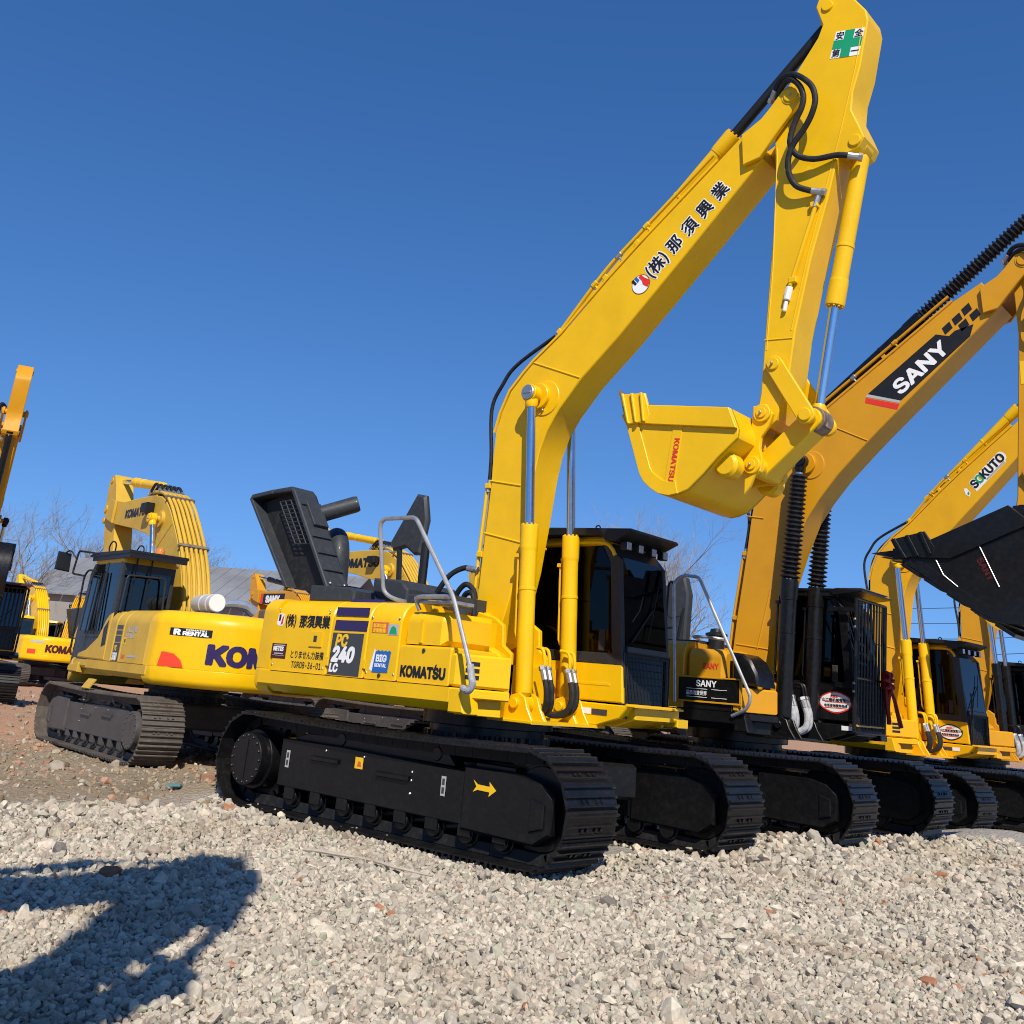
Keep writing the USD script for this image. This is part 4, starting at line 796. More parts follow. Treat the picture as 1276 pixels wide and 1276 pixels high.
def oval_sticker(T, c, s=1.0, rim='red_print'):
    el = lambda a, b: polyshape([(a*math.cos(t), b*math.sin(t)*(1+.05*math.cos(4*t))) for t in np.linspace(0, 2*math.pi, 49)[:-1]])
    p = decal(T, 'oval_sticker', el(.235*s, .135*s), c, X, Z, rim)
    decal(T, 'sticker_field', el(.215*s, .118*s), np.array(c)+(0, -.0025, 0), X, Z, 'cream_white', parent=p)
    for txt, h, z, m in (('质量第一', .030, .070, 'red_print'), ('矿山工程机械有限公司', .040, .018, 'black_print'), ('电话咨询服务热线', .034, -.050, 'black_print')):
        t = shape_text(txt, h*s, 3, True); w = t.bounds[2]-t.bounds[0]
        decal(T, 'sticker_letters', affinity.translate(t, -w/2, 0), np.array(c)+(0, -.005, z*s-.012), X, Z, m, parent=p)
    for z in (-.004, -.078): decal(T, 'sticker_letters', affinity.translate(rect(.30*s, .010), -.15*s, 0), np.array(c)+(0, -.005, z*s), X, Z, 'red_print', parent=p)
oval_sticker(T2, (1.22, .454, 1.60))
decal(T2, 'sticker', rect(.15, .055), (1.30, .448, 1.255), X, Z, 'white_print')
d2 = np.array([.777, 0, .629]); u2_ = np.array([-.629, 0, .777])
def on2(shape, p, mat, lift=.001): decal(T2, 'boom_lettering', shape, (p[0], -.24-lift, p[1]), d2, u2_, mat)
P_ = np.array([2.33, 5.70])
on2(polyshape([(-.01, -.264), (1.20, -.25), (1.34, -.158), (1.12, -.05), (1.02, -.05), (.92, .096), (-.27, .128)]), P_, 'black_print')
on2(polyshape([(-.27, .128), (-.01, -.264), (-.045, -.275), (-.312, .118)]), P_, 'silver_print', .0012)
on2(polyshape([(-.32, .108), (-.055, -.285), (-.125, -.325), (-.375, .06)]), P_, 'red_print')
for a, b in ((1.0, .0), (1.17, -.0), (1.17, -.125), (1.36, -.125), (1.34, .01)): on2(polyshape([(0, 0), (.13, 0), (.16, .10), (.03, .10)]), P_+d2[[0, 2]]*a+u2_[[0, 2]]*b, 'black_print')
on2(shape_text('SANY', .19, 4, sx=1.22), P_+d2[[0, 2]]*.02+u2_[[0, 2]]*-.20, 'white_print', .0035)
decal(T2, 'warning_label', rect(.10, .30), (3.98, -.192, 5.55), X, Z, 'yellow_print')
decal(T2, 'bucket_letters', shape_text('SANY', .075, 4), (3.48, -.735, 3.30), (.45, 0, -.89), (.89, 0, .45), 'maroon_print', parent=bk)
for p in ([(3.02, 3.30), (3.10, 3.12), (3.26, 2.98)], [(3.50, 3.52), (3.72, 2.98)]):
    T2.part('bucket_wear_strip', tube([(x, -.745, z) for x, z in p], .008, 6), 'steel', parent=bk)
for k in range(5): T2.part('heel_strip', prism([(2.62+k*.26, 3.27-k*.17), (2.82+k*.26, 3.14-k*.17), (2.80+k*.26, 3.10-k*.17), (2.60+k*.26, 3.23-k*.17)], -.74, .74, .004), 'black_gloss', parent=bk)

# red ribbon bow tied to the guard
rng = np.random.default_rng(3)
rb = Thing('ribbon_bow', 'dark red ribbon bow tied to the front bars of the black cab guard', 'ribbon', (1.84, 6.22, 1.93))
lo = []
for k in range(7):
    a = k*2*math.pi/7+.3; r = .09+.03*rng.random()
    c = np.array([.0, math.cos(a)*r, math.sin(a)*r])
    lo.append(tube(spline([(0, 0, 0), c*.9+[.07, 0, 0], c*1.3+[.03, 0, .0], c*.8-[.02, 0, 0], (0, 0, 0)], 5), [.026]*21, 6))
rb.part('loops', lo, 'ribbon_red', kind='stuff')
for pts in ([(0, .02, 0), (.03, .03, -.15), (.0, .05, -.34), (.02, .03, -.55)], [(0, -.02, 0), (.02, -.05, -.2), (.03, -.03, -.42)], [(0, .04, 0), (.05, .14, -.2), (.06, .24, -.40), (.08, .30, -.58)]):
    p = spline(pts, 5); rb.part('ribbon_tail', tube(p, np.linspace(.022, .035, len(p)), 5), 'ribbon_red')

# ------------------------------------------------------------------ 3. third machine in the row
E3 = dict(HERO); E3['seams'] = E1['seams']
S3 = dict(E=E3, paint='amber', boomp='amber', cylp='yellow', cabp='amber', cabframe='cab_grey', slots=True)
T3, bm, am, bk = front_machine('excavator', 'amber yellow excavator behind the black bucket, white oval sticker on its yellow cab panel', (-.08, 11.05, -.17), -.09, S3)
oval_sticker(T3, (1.03, .454, 1.52), .95, 'black_print')
def on3(shape, p, mat, lift=.001, w=-.21): onboom(shape, p, mat, lift, w, T3)
p0 = np.array([1.97, 5.70]); b2 = bd[[0, 2]]; v2 = bu[[0, 2]]
on3(shape_text('SOKUTO', .145, 5, sx=.95, grow=6), p0, 'white_print'); on3(rect(.74, .045), p0-v2*.055, 'white_print', .0008)
on3(shape_text('S', .145, 5, sx=.95), p0, 'black_print', .0035); on3(shape_text('O', .145, 5, sx=.95), p0+b2*.113, 'green_print', .0035); on3(shape_text('KUTO', .145, 5, sx=.95), p0+b2*.238, 'black_print', .0035)
on3(rect(.45, .009), p0-v2*.030+b2*.27, 'black_print', .003); on3(rect(.45, .006), p0-v2*.046+b2*.27, 'maroon_print', .003)
on3(polyshape([(0, 0), (.06, .04), (.075, .15), (.03, .18), (-.02, .08)]), p0-b2*.16-v2*.03, 'white_print'); on3(polyshape([(0, 0), (.04, .015), (.045, .06), (.0, .04)]), p0-b2*.15, 'green_print', .003)
decal(T3, 'sticker', rect(.19, .055), (.86, .446, 1.215), X, Z, 'grey_print'); decal(T3, 'sticker', rect(.13, .06), (1.06, .446, 1.215), X, Z, 'white_print')
rail_tube(T3, [(1.40, .50, 1.34), (1.46, .42, 2.1), (1.44, .42, 2.2)], .016, 'visor')
# ------------------------------------------------------------------ 4. fourth machine in the row
S4 = dict(E=E3, paint='orange', boomp='orange', cylp='black_gloss', cabp='visor', cabframe='visor', cablower='visor', trim='visor', sleeve='sleeve', sideglass='front_glass', lo=True)
T4, *_ = front_machine('excavator', 'orange excavator with slim black cylinders and dark cab at the right picture edge', (-.05, 16.1, -.20), 0, S4)
T4.part('mirror', [prism([(1.42, 2.45), (1.52, 2.42), (1.56, 2.85), (1.48, 2.92), (1.42, 2.88)], 1.0, 1.38, .03), tube([(1.3, 1.4, 2.9), (1.45, 1.3, 2.7)], .015, 6)], 'charcoal')

# ------------------------------------------------------------------ low, folded boom pose (machines of the row behind)
EL = dict(boom=[(.02, 1.80), (.25, 2.30), (.45, 2.74), (.66, 3.08), (.86, 3.34), (1.10, 3.60), (1.35, 3.84), (1.61, 4.08), (1.90, 4.28), (2.20, 4.40), (2.60, 4.45), (3.40, 4.46), (4.20, 4.45), (4.75, 4.52),
                (5.0, 4.2), (4.6, 4.02), (3.44, 3.86), (2.60, 3.70), (2.20, 3.55), (1.93, 3.38), (1.60, 3.0), (1.30, 2.55), (1.0, 2.1), (.7, 1.75), (.3, 1.65)],
          fork=[(4.6, 4.5), (4.9, 4.55), (5.1, 4.5), (5.2, 4.36), (5.12, 4.22), (4.9, 4.12), (4.6, 4.04)], pin=(5.06, 4.36), foot=(.25, 1.95), rodpin=(1.95, 3.93),
          arm=[(5.30, 5.14), (5.48, 5.12), (5.58, 4.95), (5.5, 4.5), (5.30, 4.0), (5.0, 3.4), (4.5, 2.6), (4.1, 2.05), (3.95, 2.05), (3.95, 2.25), (4.3, 3.1), (4.6, 3.85), (4.85, 4.45), (5.1, 4.9)],
          armtop=(5.39, 5.02), bcp=(5.42, 4.15), bcm=(5.02, 3.15), linkpin=(4.4, 2.6), rpin=(4.62, 2.22), bpin=(4.02, 2.12), blink=(4.15, 1.75),
          bucket=[(2.92, 1.92), (2.95, 1.6), (3.0, 1.45), (3.05, 1.3), (3.25, 1.05), (3.5, .95), (3.75, .98), (3.9, 1.06), (4.02, 1.17), (4.2, 1.4), (4.25, 1.7), (4.1, 1.95)], lip=(3.1, 2.0), tip=(2.75, 2.1),
          ears=[(x+.80, z-1.86) for x, z in [(3.14, 4.06), (3.27, 4.07), (3.34, 3.97), (3.30, 3.86), (3.22, 3.76), (3.21, 3.66), (3.24, 3.55), (3.22, 3.44), (3.15, 3.40), (2.95, 3.30), (2.98, 3.60), (3.05, 3.85)]],
          armcyl=((2.95, 4.70), (4.5, 4.93)), boomcyl=((.85, 1.26), (1.52, 3.05)), bcy=.42, bw=.62, aw=.19, bmw=.24, seams=[((1.38, 3.83), (1.95, 3.40))])
def low_pipes(T, E, m):
    B = np.array(E['boom']); n = []
    for i in range(1, 11):
        t = B[i+1]-B[i-1]; t /= np.linalg.norm(t); n.append(B[i]+np.array([-t[1], t[0]])*.07)
    for k in range(6):
        yy = -.225+k*.09
        pts = [(x, yy, z) for x, z in n]
        pts = [(n[0][0]-.18, yy*.8, n[0][1]-.25), (n[0][0]-.02, yy, n[0][1]-.10)]+pts
        T.part('boom_pipe', tube(spline(pts, 3), .032, 8), m)
        hose(T, 'boom_hose', [(n[-1][0]-.25, yy, n[-1][1]+.0), (n[-1][0]+.05, yy, n[-1][1]+.16), (n[-1][0]+.4, yy*.8, n[-1][1]+.02)], .028)
    for i in (3, 7):
        t = n[i+1]-n[i]; t /= np.linalg.norm(t); w = np.array([-t[1], t[0]])
        T.part('pipe_clamp', prism([n[i]-t*.03-w*.02, n[i]+t*.03-w*.02, n[i]+t*.03+w*.05, n[i]-t*.03+w*.05], -.29, .29, .006), 'bare_steel')
def rear_machine(name, label, loc, yaw, S):
    global S_now
    S_now = S
    T = Thing(name, label, 'excavator', loc, yaw)
    undercarriage(T, S); upper(T, S); cab(T, S); bm, am, bk = equipment(T, S); low_pipes(T, S['E'], S['boomp'])
    return T, bm
paint('mud', (.24, .16, .10), rough=.9, coat=0, var=.3)
# ------------------------------------------------------------------ 5. yellow machine seen from behind on the left
S5 = dict(E=EL, paint='yellow_worn', cwp='yellow', boomp='yellow_worn', cylp='yellow', cabp='yellow_worn', cabframe='cab_grey', cablower='yellow_worn', doorp='cab_grey', trim='yellow_worn', shoe=.62, xf=1.98, xr=-2.02, nshoe=53,
          trackm='track_worn', framem='track_grey', xcw=-1.76, xtail=-2.98, ybody=1.48, ztop=2.15, zcw=1.10, cwr=.20, caboff=(.30, .09, -.02), visor=False, sideglass='clear_glass',
          pans=[(-1.75, -1.085), (-1.075, -.515), (-.505, -.045)], lpans=[(-1.75, -.72), (-.71, -.38)], skirtp='yellow_worn')
P5, Y5 = (-8.172, 1.732, -.086), 2.961
T5, bm5 = rear_machine('excavator', 'yellow excavator seen from behind on the left, red reflector on its counterweight, muddy tracks', P5, Y5, S5)
T5.part('side_door', prism(mirror(body_profile(1.36, 2.13, 1.48, .20)), -.37, -.02, .04, axis='x'), 'yellow_worn')
T5.part('front_skirt', prism([(-.01, 1.36), (1.30, 1.37), (1.28, 1.44), (.95, 1.50), (.45, 1.72), (.22, 2.0), (.10, 2.08), (-.01, 2.10)], 1.36, 1.47, .02), 'yellow_worn')
T5.part('vent_panel', prism([(.05, 1.60), (.22, 1.56), (.25, 1.85), (.08, 1.98)], 1.468, 1.475, .002), 'black_print')
yl = 1.482
for k, (z, h) in enumerate(((1.845, .06), (1.765, .06), (1.655, .09))): decal(T5, 'stripe', rect(.26, h), (-.40, yl, z), NX, Z, 'grey_print')
decal(T5, 'model_plate', rect(.27, .27), (-.395, yl, 1.37), NX, Z, 'grey_print')
decal(T5, 'model_number', shape_text('350', .10, 6, sx=.72), (-.41, yl+.003, 1.385), NX, Z, 'white_print')
decal(T5, 'model_letters', shape_text('PC', .08, 3, sx=.7), (-.44, yl+.003, 1.52), NX, Z, 'yellow_print')
decal(T5, 'faded_letters', shape_text('人工作业', .09, 2, True), (-.85, yl, 1.80), NX, Z, 'silver_print')
decal(T5, 'faded_letters', shape_text('HYBRID', .06, 2), (-.86, yl, 1.72), NX, Z, 'silver_print')
decal(T5, 'sticker', rect(.12, .11), (-.78, yl, 1.62), NX, Z, 'yellow'); decal(T5, 'sticker', rect(.05, .05), (-.82, yl+.003, 1.65), NX, Z, 'grey_print')
decal(T5, 'sticker', rect(.14, .05), (-.80, yl, 1.42), NX, Z, 'orange_print'); decal(T5, 'sticker', rect(.34, .03), (-1.05, yl, 1.44), NX, Z, 'silver_print')
def cwx(y, xb=-1.766, xe=-2.98, yy=1.484):
    c = abs(np.asarray(y)/yy); return xb-.22-(xb-.22-xe)*(1-c**3.2)
def rear_decal(T, name, shape, y, z, mat, d=.002):
    m = flat(shape, d)
    for _ in range(2):
        v, f = trimesh.remesh.subdivide_to_size(m.vertices, m.faces, .06); m = trimesh.Trimesh(v, f, process=False)
    T.part(name, moved(m, lambda v: np.column_stack([cwx(y-v[:, 0])-.001-v[:, 2], y-v[:, 0], z+v[:, 1]])), mat, smooth=False)
rear_decal(T5, 'maker_name', shape_text('KOMATSU', .24, 7, sx=1.12), 1.0, 1.455, 'navy_print')
rear_decal(T5, 'rental_plate', rect(.42, .105), 1.36, 1.80, 'black_print')
rear_decal(T5, 'rental_letters', shape_text('RENTAL', .05, 6, sx=1.0), 1.25, 1.812, 'white_print', .004)
rear_decal(T5, 'rental_letters', shape_text('KOMATSU', .024, 3, sx=1.3), 1.22, 1.873, 'white_print', .004)
rear_decal(T5, 'rental_letters', shape_text('R', .07, 6).buffer(.002), 1.335, 1.815, 'white_print', .004)
rear_decal(T5, 'reflector', polyshape([(0, 0), (.235, 0), (.20, .10), (.13, .18), (.05, .20), (.02, .2)]), 1.42, 1.365, 'reflector', .004)
# boom lettering, lamp, beacon, muffler, mirrors, guard rails
decal(T5, 'boom_lettering', shape_text('KOMATSU', .15, 7, sx=1.22), (4.02, .242, 4.10), NX, Z, 'black_print', parent=bm5)
T5.part('boom_lamp', [bx(2.42, 2.72, .24, .42, 4.10, 4.28, .02)], 'visor'); T5.part('lamp_lens', bx(2.72, 2.73, .26, .40, 4.12, 4.26, .002), 'lamp_lens')
T5.part('beacon', [rev((.35, .75, 3.10), (.35, .75, 3.26), [(0, .075), (.03, .08), (.10, .075), (.15, .04), (.16, .01)], 16)], 'amber_lens')
vz = T5.part('roof_guard', [prism([(-.30, 3.04), (-.30, 3.09), (1.3, 3.11), (1.62, 3.08), (1.62, 3.04)], .48, 1.50, .01), bx(-.30, 1.5, 1.44, 1.48, 2.97, 3.05), bx(-.30, -.26, .5, 1.46, 2.97, 3.05)], 'visor')
for yy in (.7, 1.2): T5.part('roof_bar', tube(spline([(1.5, yy, 3.10), (1.62, yy, 3.25), (1.5, yy, 3.35), (1.3, yy, 3.30), (1.28, yy, 3.12)], 4), .014, 6), 'visor', parent=vz)
T5.part('air_cleaner', [cyl((-1.28, .30, 2.37), (-.55, .30, 2.37), .135, 26), rev((-1.30, .30, 2.37), (-.5, .30, 2.37), [(.14, .137), (.15, .15), (.18, .15), (.19, .137), (.4, .137), (.41, .15), (.44, .15), (.45, .137)], 26)], 'silver_print')
T5.part('air_cleaner_cap', cyl((-1.32, .30, 2.37), (-1.27, .30, 2.37), .14, 28, .02), 'cream_white')
T5.part('exhaust_wrap', tube(spline([(-1.25, .16, 2.38), (-1.22, -.05, 2.40), (-1.2, -.25, 2.38), (-1.2, -.40, 2.30)], 6), np.linspace(.07, .09, 19), 10), 'aluminium')
T5.part('filler_box', [bx(-1.3, -.9, -.95, -.62, 2.13, 2.38, .02)], 'bare_steel')
mr = rail_tube(T5, [(1.18, 1.50, 3.08), (1.95, 1.60, 3.15), (2.0, 1.62, 2.75), (1.44, 1.58, 2.70)], .018, 'visor', 'mirror_rail')
T5.part('mirror', [prism([(1.50, 2.72), (1.78, 2.70), (1.80, 3.02), (1.55, 3.04)], 0, .06, .02)], 'visor') if False else T5.part('mirror', moved(prism([(0, 0), (.26, .02), (.25, .34), (.02, .32)], 0, .06, .02), lambda v: np.column_stack([2.25-v[:, 1], 1.62+v[:, 0], 2.78+v[:, 2]])), 'visor')
T5.part('mirror_arm', tube(spline([(1.98, 1.62, 3.02), (2.10, 1.70, 3.14), (2.22, 1.75, 3.10)], 5), .014, 6), 'visor')
rail_tube(T5, [(1.42, 1.56, 1.50), (1.44, 1.58, 2.70), (1.35, 1.56, 2.80), (1.0, 1.53, 2.78)], .018, 'visor')
for k in range(4): T5.part('window_bar', tube([(.62+k*.14, 1.50, 1.75), (.62+k*.14, 1.47, 2.75)], .012, 6), 'visor')
for yy in (1.0, 1.25): T5.part('rear_window_bar', tube([(-.06, yy, 1.98), (-.06, yy, 3.0)], .013, 6), 'visor')
rail_tube(T5, [(-.18, 1.42, 2.14), (-.16, 1.40, 2.70), (-.12, .75, 2.72), (-.10, .70, 2.14)], .016, 'cab_grey', 'window_guard')
T5.part('mud_plate', place(flat(rect(.34, .16, .05), .02), (.3, 1.6, .92), NX, (0, -.3, .6)), 'yellow_worn')
T5.part('front_bumper', prism([(1.32, 1.10), (1.46, .98), (1.52, 1.25), (1.40, 1.36)], .5, 1.50, .02), 'yellow_worn')

rg = np.random.default_rng(14); cl = []
for k in range(70):
    m = trimesh.convex.convex_hull(rg.normal(size=(10, 3))*[1.2, 1, .6]); m.apply_scale(rg.uniform(.012, .035)); m.apply_translation((rg.uniform(-1.4, .9), rg.uniform(1.14, 1.46), .73+rg.uniform(0, .03))); cl.append(m)
T5.part('mud_clods', cl, 'mud', kind='stuff', smooth=False)
# ------------------------------------------------------------------ 6-9. machines further back
S6 = dict(S5, lo=True, lpans=[(-1.75, -.72), (-.71, -.02)])
T6, bm6 = rear_machine('excavator', 'yellow excavator behind the nearest one, only its folded boom with pipes showing', (-9.2, 8.75, -.05), 3.0, S6)
decal(T6, 'boom_lettering', shape_text('KOMATSU', .20, 7, sx=1.3), (4.30, .242, 4.05), NX, Z, 'black_print', parent=bm6)
T6.part('boom_lamp', bx(2.50, 2.80, .24, .42, 4.12, 4.28, .02), 'visor')
if False: T6.part('engine_hood', moved(prism([(0, 0), (.40, 0), (.62, .9), (.45, 1.5), (.30, 1.55), (-.35, .75)], 0, .14, .03), lambda v: np.column_stack([-1.6-v[:, 1], -.35-v[:, 0], 2.1+v[:, 2]])), 'charcoal')
T12, _ = rear_machine('excavator', 'yellow excavator of the rear row, only dark parts glimpsed under the nearest two', (-9.9, 15.6, -.1), 3.0, S6)
S7 = dict(S6, paint='orange', cwp='orange', boomp='orange', cylp='black_gloss', cabp='visor', cablower='orange', trim='orange', skirtp='orange')
T7, bm7 = rear_machine('excavator', 'distant orange excavator with lettered boom and black cylinder above the pale cylinder end', (-21.3, 15.6, -.3), 3.02, S7)
lp = T7.part('boom_decal', bx(2.75, 4.3, .242, .246, 3.98, 4.36, 0), 'black_print', parent=bm7)
decal(T7, 'boom_lettering', shape_text('SANY', .22, 8, sx=1.2), (4.12, .248, 4.05), NX, Z, 'white_print', parent=bm7)
T7.part('boom_decal', bx(4.32, 4.48, .242, .246, 3.98, 4.36, 0), 'red_print', parent=bm7)
S8 = dict(S5, lo=True, cabp='yellow', boomp='yellow', paint='yellow', skirtp='yellow', trackm='track_worn')
T8, bm8 = rear_machine('excavator', 'distant yellow excavator at the far left, counterweight toward us, beside the red dirt', (-41.5, 15.6, -.25), 2.99, S8)
rear_decal(T8, 'maker_name', shape_text('KOMATSU', .28, 7, sx=1.0), .75, 1.50, 'maroon_print')
rear_decal(T8, 'reflector', rect(.25, .2), 1.30, 1.38, 'reflector')
rear_decal(T8, 'sticker', rect(.45, .10), 1.25, 1.86, 'silver_print')
T8.part('engine_hood', moved(prism([(0, 0), (.75, 0), (1.2, 1.35), (.45, 1.5)], 0, .6, .03), lambda v: np.column_stack([-1.5-v[:, 1], -1.35+v[:, 0]*-.0+v[:, 0]*.9, 2.1+v[:, 2]])), 'charcoal')
S10 = dict(S7, cabp='amber', boomp='amber', paint='amber')
T10, bm10 = rear_machine('excavator', 'farthest orange excavator, its boom rising behind the distant yellow one', (-46.5, 19.3, -.2), 2.5, S10)
# ------------------------------------------------------------------ 10. machine cut by the left picture edge
E9 = shift(shift(HERO, 0, 0, ARMK), 0, 0, ['pin'])
S9 = dict(S2, E=E2, lo=True, bellows=False)
T9, bm9, am9, bk9 = front_machine('excavator', 'orange excavator cut by the left picture edge, black bucket before its guarded cab', (-23.2, 4.2, -.09), -.40, S9)
bars(T9, 1.50, 1.57, .38, 1.40, 1.24, 2.96, 9)
T9.part('roof_guard', prism([(-.2, 3.04), (-.2, 3.09), (1.2, 3.12), (1.75, 3.07), (1.75, 3.02), (1.2, 3.05)], .30, 1.46, .01), 'maroon_print')
# ------------------------------------------------------------------ 11. machine outside the frame whose boom shades the gravel
def turned(D, a):
    E = dict(D); o = np.array(D['foot']); c, q = math.cos(a), math.sin(a)
    f = lambda p: tuple(o+np.array([c*(p[0]-o[0])-q*(p[1]-o[1]), q*(p[0]-o[0])+c*(p[1]-o[1])]))
    for k in ARMK+['boom', 'ears', 'rodpin', 'armcyl', 'seams']:
        v = D[k]
        E[k] = f(v) if isinstance(v[0], (int, float)) else [[f(p) for p in w] if not isinstance(w[0], (int, float)) else f(w) for w in v]
    return E
S11 = dict(S6, E=turned(EL, math.radians(20)), trackm='track_black', framem='black_gloss')
T11, _ = rear_machine('excavator', 'yellow excavator outside the picture whose boom shades the gravel at lower left', (3.62, -11.80, 0), 1.0, S11)

# ------------------------------------------------------------------ ground
def smooth(a): a = np.clip(a, 0, 1); return a*a*(3-2*a)
MOUNDS = [(2.48, -.42, .20, .40, .40), (2.40, 2.15, .19, .42, .48), (2.60, 4.75, .12, .40, .45), (2.65, 7.7, .22, .6, .7), (-2.75, -1.3, .16, .35, .35), (2.3, 9.6, .2, .6, .6), (-2.6, .5, .15, .5, .6)]
def gh(x, y):
    x, y = np.asarray(x, float), np.asarray(y, float)
    z = -.17*smooth((y-4)/6)-.09*smooth((-x-3)/4)
    for cx, cy, h, sx, sy in MOUNDS: z = z+h*np.exp(-.5*((x-cx)/sx)**2-.5*((y-cy)/sy)**2)
    p = np.stack([x*.9, y*.9, x*0], -1)
    z = z+.07*(meshkit.fbm(p, 4, 5)-.5)+.035*(meshkit.fbm(p*4, 3, 9)-.5)*(np.hypot(x-7.5, y+8.7) < 40)
    z = z+.10*np.clip(smooth((-x-2.4)/1.5), 0, 1)*(meshkit.fbm(p*1.7, 4, 21)-.5)*(np.hypot(x-7.5, y+8.7) < 60)
    return z-.015
def axis_pts(a, b, step, far, n):
    c = np.arange(a, b+step*.5, step); k = np.geomspace(step*1.3, far, n)
    return np.r_[(a-k)[::-1], c, b+k]
gx, gy = axis_pts(-12, 9, .13, 600, 34), axis_pts(-11, 13, .13, 600, 34)
A, B_ = np.meshgrid(gx, gy, indexing='ij'); Zg = gh(A, B_)
V = np.column_stack([A.ravel(), B_.ravel(), Zg.ravel()]); nx_, ny_ = A.shape
i, j = np.meshgrid(np.arange(nx_-1), np.arange(ny_-1), indexing='ij'); a = (i*ny_+j).ravel()
F = np.vstack([np.column_stack([a, a+ny_, a+ny_+1]), np.column_stack([a, a+ny_+1, a+1])])
M['ground'] = usdkit.material(stage, '/World/Looks/ground', {
    'g': ('geometry', {}), 'sep': ('separate_xyz', {}), 'n0': ('noise_texture', {'scale': .9, 'detail': 5.0}), 'ma': ('math', {'math_type': 'multiply_add', 'value2': 1.6, 'value3': -.8}),
    'ad': ('math', {'math_type': 'add'}), 'mr': ('map_range', {'from_min': -2.7, 'from_max': -2.1, 'to_min': 0.0, 'to_max': 1.0, 'clamp': True}),
    'v': ('voronoi_texture', {'scale': 22.0}), 'nv': ('noise_texture', {'scale': 30.0, 'detail': 8.0, 'roughness': .7}),
    'gr': ('rgb_ramp', {'ramp': [(0.2, (.20, .18, .155)), (.5, (.36, .33, .29)), (.8, (.48, .45, .40))]}),
    'ns': ('noise_texture', {'scale': .35, 'detail': 7.0, 'roughness': .68}), 'so': ('rgb_ramp', {'ramp': [(.30, (.19, .145, .09)), (.45, (.30, .235, .155)), (.58, (.34, .265, .18)), (.72, (.45, .29, .18))]}),
    'ma2': ('math', {'math_type': 'multiply_add', 'value2': 8.0, 'value3': -4.0}), 'ad2': ('math', {'math_type': 'add'}), 'mr2': ('map_range', {'from_min': -11.0, 'from_max': -8.5, 'to_min': .75, 'to_max': 0.0, 'clamp': True}), 'rd': ('mix', {'color2': (.50, .27, .155)}),
    'mx': ('mix', {}), 'hh': ('math', {'math_type': 'add'}), 'b': ('bump', {'strength': .9, 'distance': .03}), 'p': ('principled_bsdf', {'roughness': .93, 'specular_ior_level': .15})},
    [('g.position', 'sep.vector'), ('g.position', 'n0.vector'), ('g.position', 'v.vector'), ('g.position', 'nv.vector'), ('g.position', 'ns.vector'), ('n0.fac', 'ma.value1'), ('ma.value', 'ad.value1'), ('sep.x', 'ad.value2'), ('ad.value', 'mr.value'),
     ('nv.fac', 'gr.fac'), ('ns.fac', 'so.fac'), ('ns.fac', 'ma2.value1'), ('ma2.value', 'ad2.value1'), ('sep.x', 'ad2.value2'), ('ad2.value', 'mr2.value'), ('mr2.result', 'rd.fac'), ('so.color', 'rd.color1'), ('rd.color', 'mx.color1'), ('gr.color', 'mx.color2'), ('mr.result', 'mx.fac'), ('mx.color', 'p.base_color'), ('v.distance', 'hh.value1'), ('nv.fac', 'hh.value2'), ('hh.value', 'b.height'), ('b.normal', 'p.normal')], surface='p.BSDF')
solo('ground', trimesh.Trimesh(V, F, process=False), 'ground', kind='structure', smooth=True)

# ------------------------------------------------------------------ crushed stone
def stone_material(name, c, var=.28):
    c = np.array(c)
    M[name] = usdkit.material(stage, '/World/Looks/'+name, {
        'o': ('object_info', {}), 'r': ('rgb_ramp', {'ramp': [(0, tuple(c*(1-var))), (.5, tuple(c)), (1, tuple(np.minimum(c*(1+var*.8), .9)))]}),
        't': ('texture_coordinate', {}), 'n': ('noise_texture', {'scale': 2.2, 'detail': 6.0, 'roughness': .7}), 'rn': ('rgb_ramp', {'ramp': [(.3, (.72, .70, .67)), (.6, (1, 1, 1))]}),
        'gp': ('geometry', {}), 'nw': ('noise_texture', {'scale': .75, 'detail': 4.0, 'roughness': .6}), 'rw': ('rgb_ramp', {'ramp': [(.34, (.84, .79, .72)), (.46, (.97, .95, .93)), (.65, (1.05, 1.04, 1.02))]}), 'm2': ('mix', {'mix_type': 'multiply', 'fac': 1.0}),
        'm': ('mix', {'mix_type': 'multiply', 'fac': 1.0}), 'b': ('bump', {'strength': .35, 'distance': .004}), 'p': ('principled_bsdf', {'roughness': .9, 'specular_ior_level': .2})},
        [('o.random', 'r.fac'), ('t.object', 'n.vector'), ('n.fac', 'rn.fac'), ('r.color', 'm.color1'), ('rn.color', 'm.color2'), ('gp.position', 'nw.vector'), ('nw.fac', 'rw.fac'), ('m.color', 'm2.color1'), ('rw.color', 'm2.color2'), ('m2.color', 'p.base_color'), ('n.fac', 'b.height'), ('b.normal', 'p.normal')], surface='p.BSDF')
for nm, c in (('stone_pale', (.52, .468, .375)), ('stone_grey', (.44, .398, .325)), ('stone_warm', (.475, .40, .32)), ('stone_green', (.41, .405, .305)), ('stone_dark', (.22, .20, .18)), ('stone_brick', (.42, .19, .10)), ('soil_clod', (.31, .245, .165)), ('soil_red', (.42, .25, .16)), ('soil_grey', (.36, .32, .25))): stone_material(nm, c)
rng = np.random.default_rng(11)
def rock(seed, n=20, flat_=.75):
    r = np.random.default_rng(seed); p = r.normal(size=(n, 3)); p /= np.linalg.norm(p, axis=1, keepdims=True)
    p *= r.uniform(.86, 1.06, (n, 1))*np.array([1.12, .92, flat_]); h = trimesh.Trimesh(p, process=False).convex_hull if False else trimesh.convex.convex_hull(p)
    return h
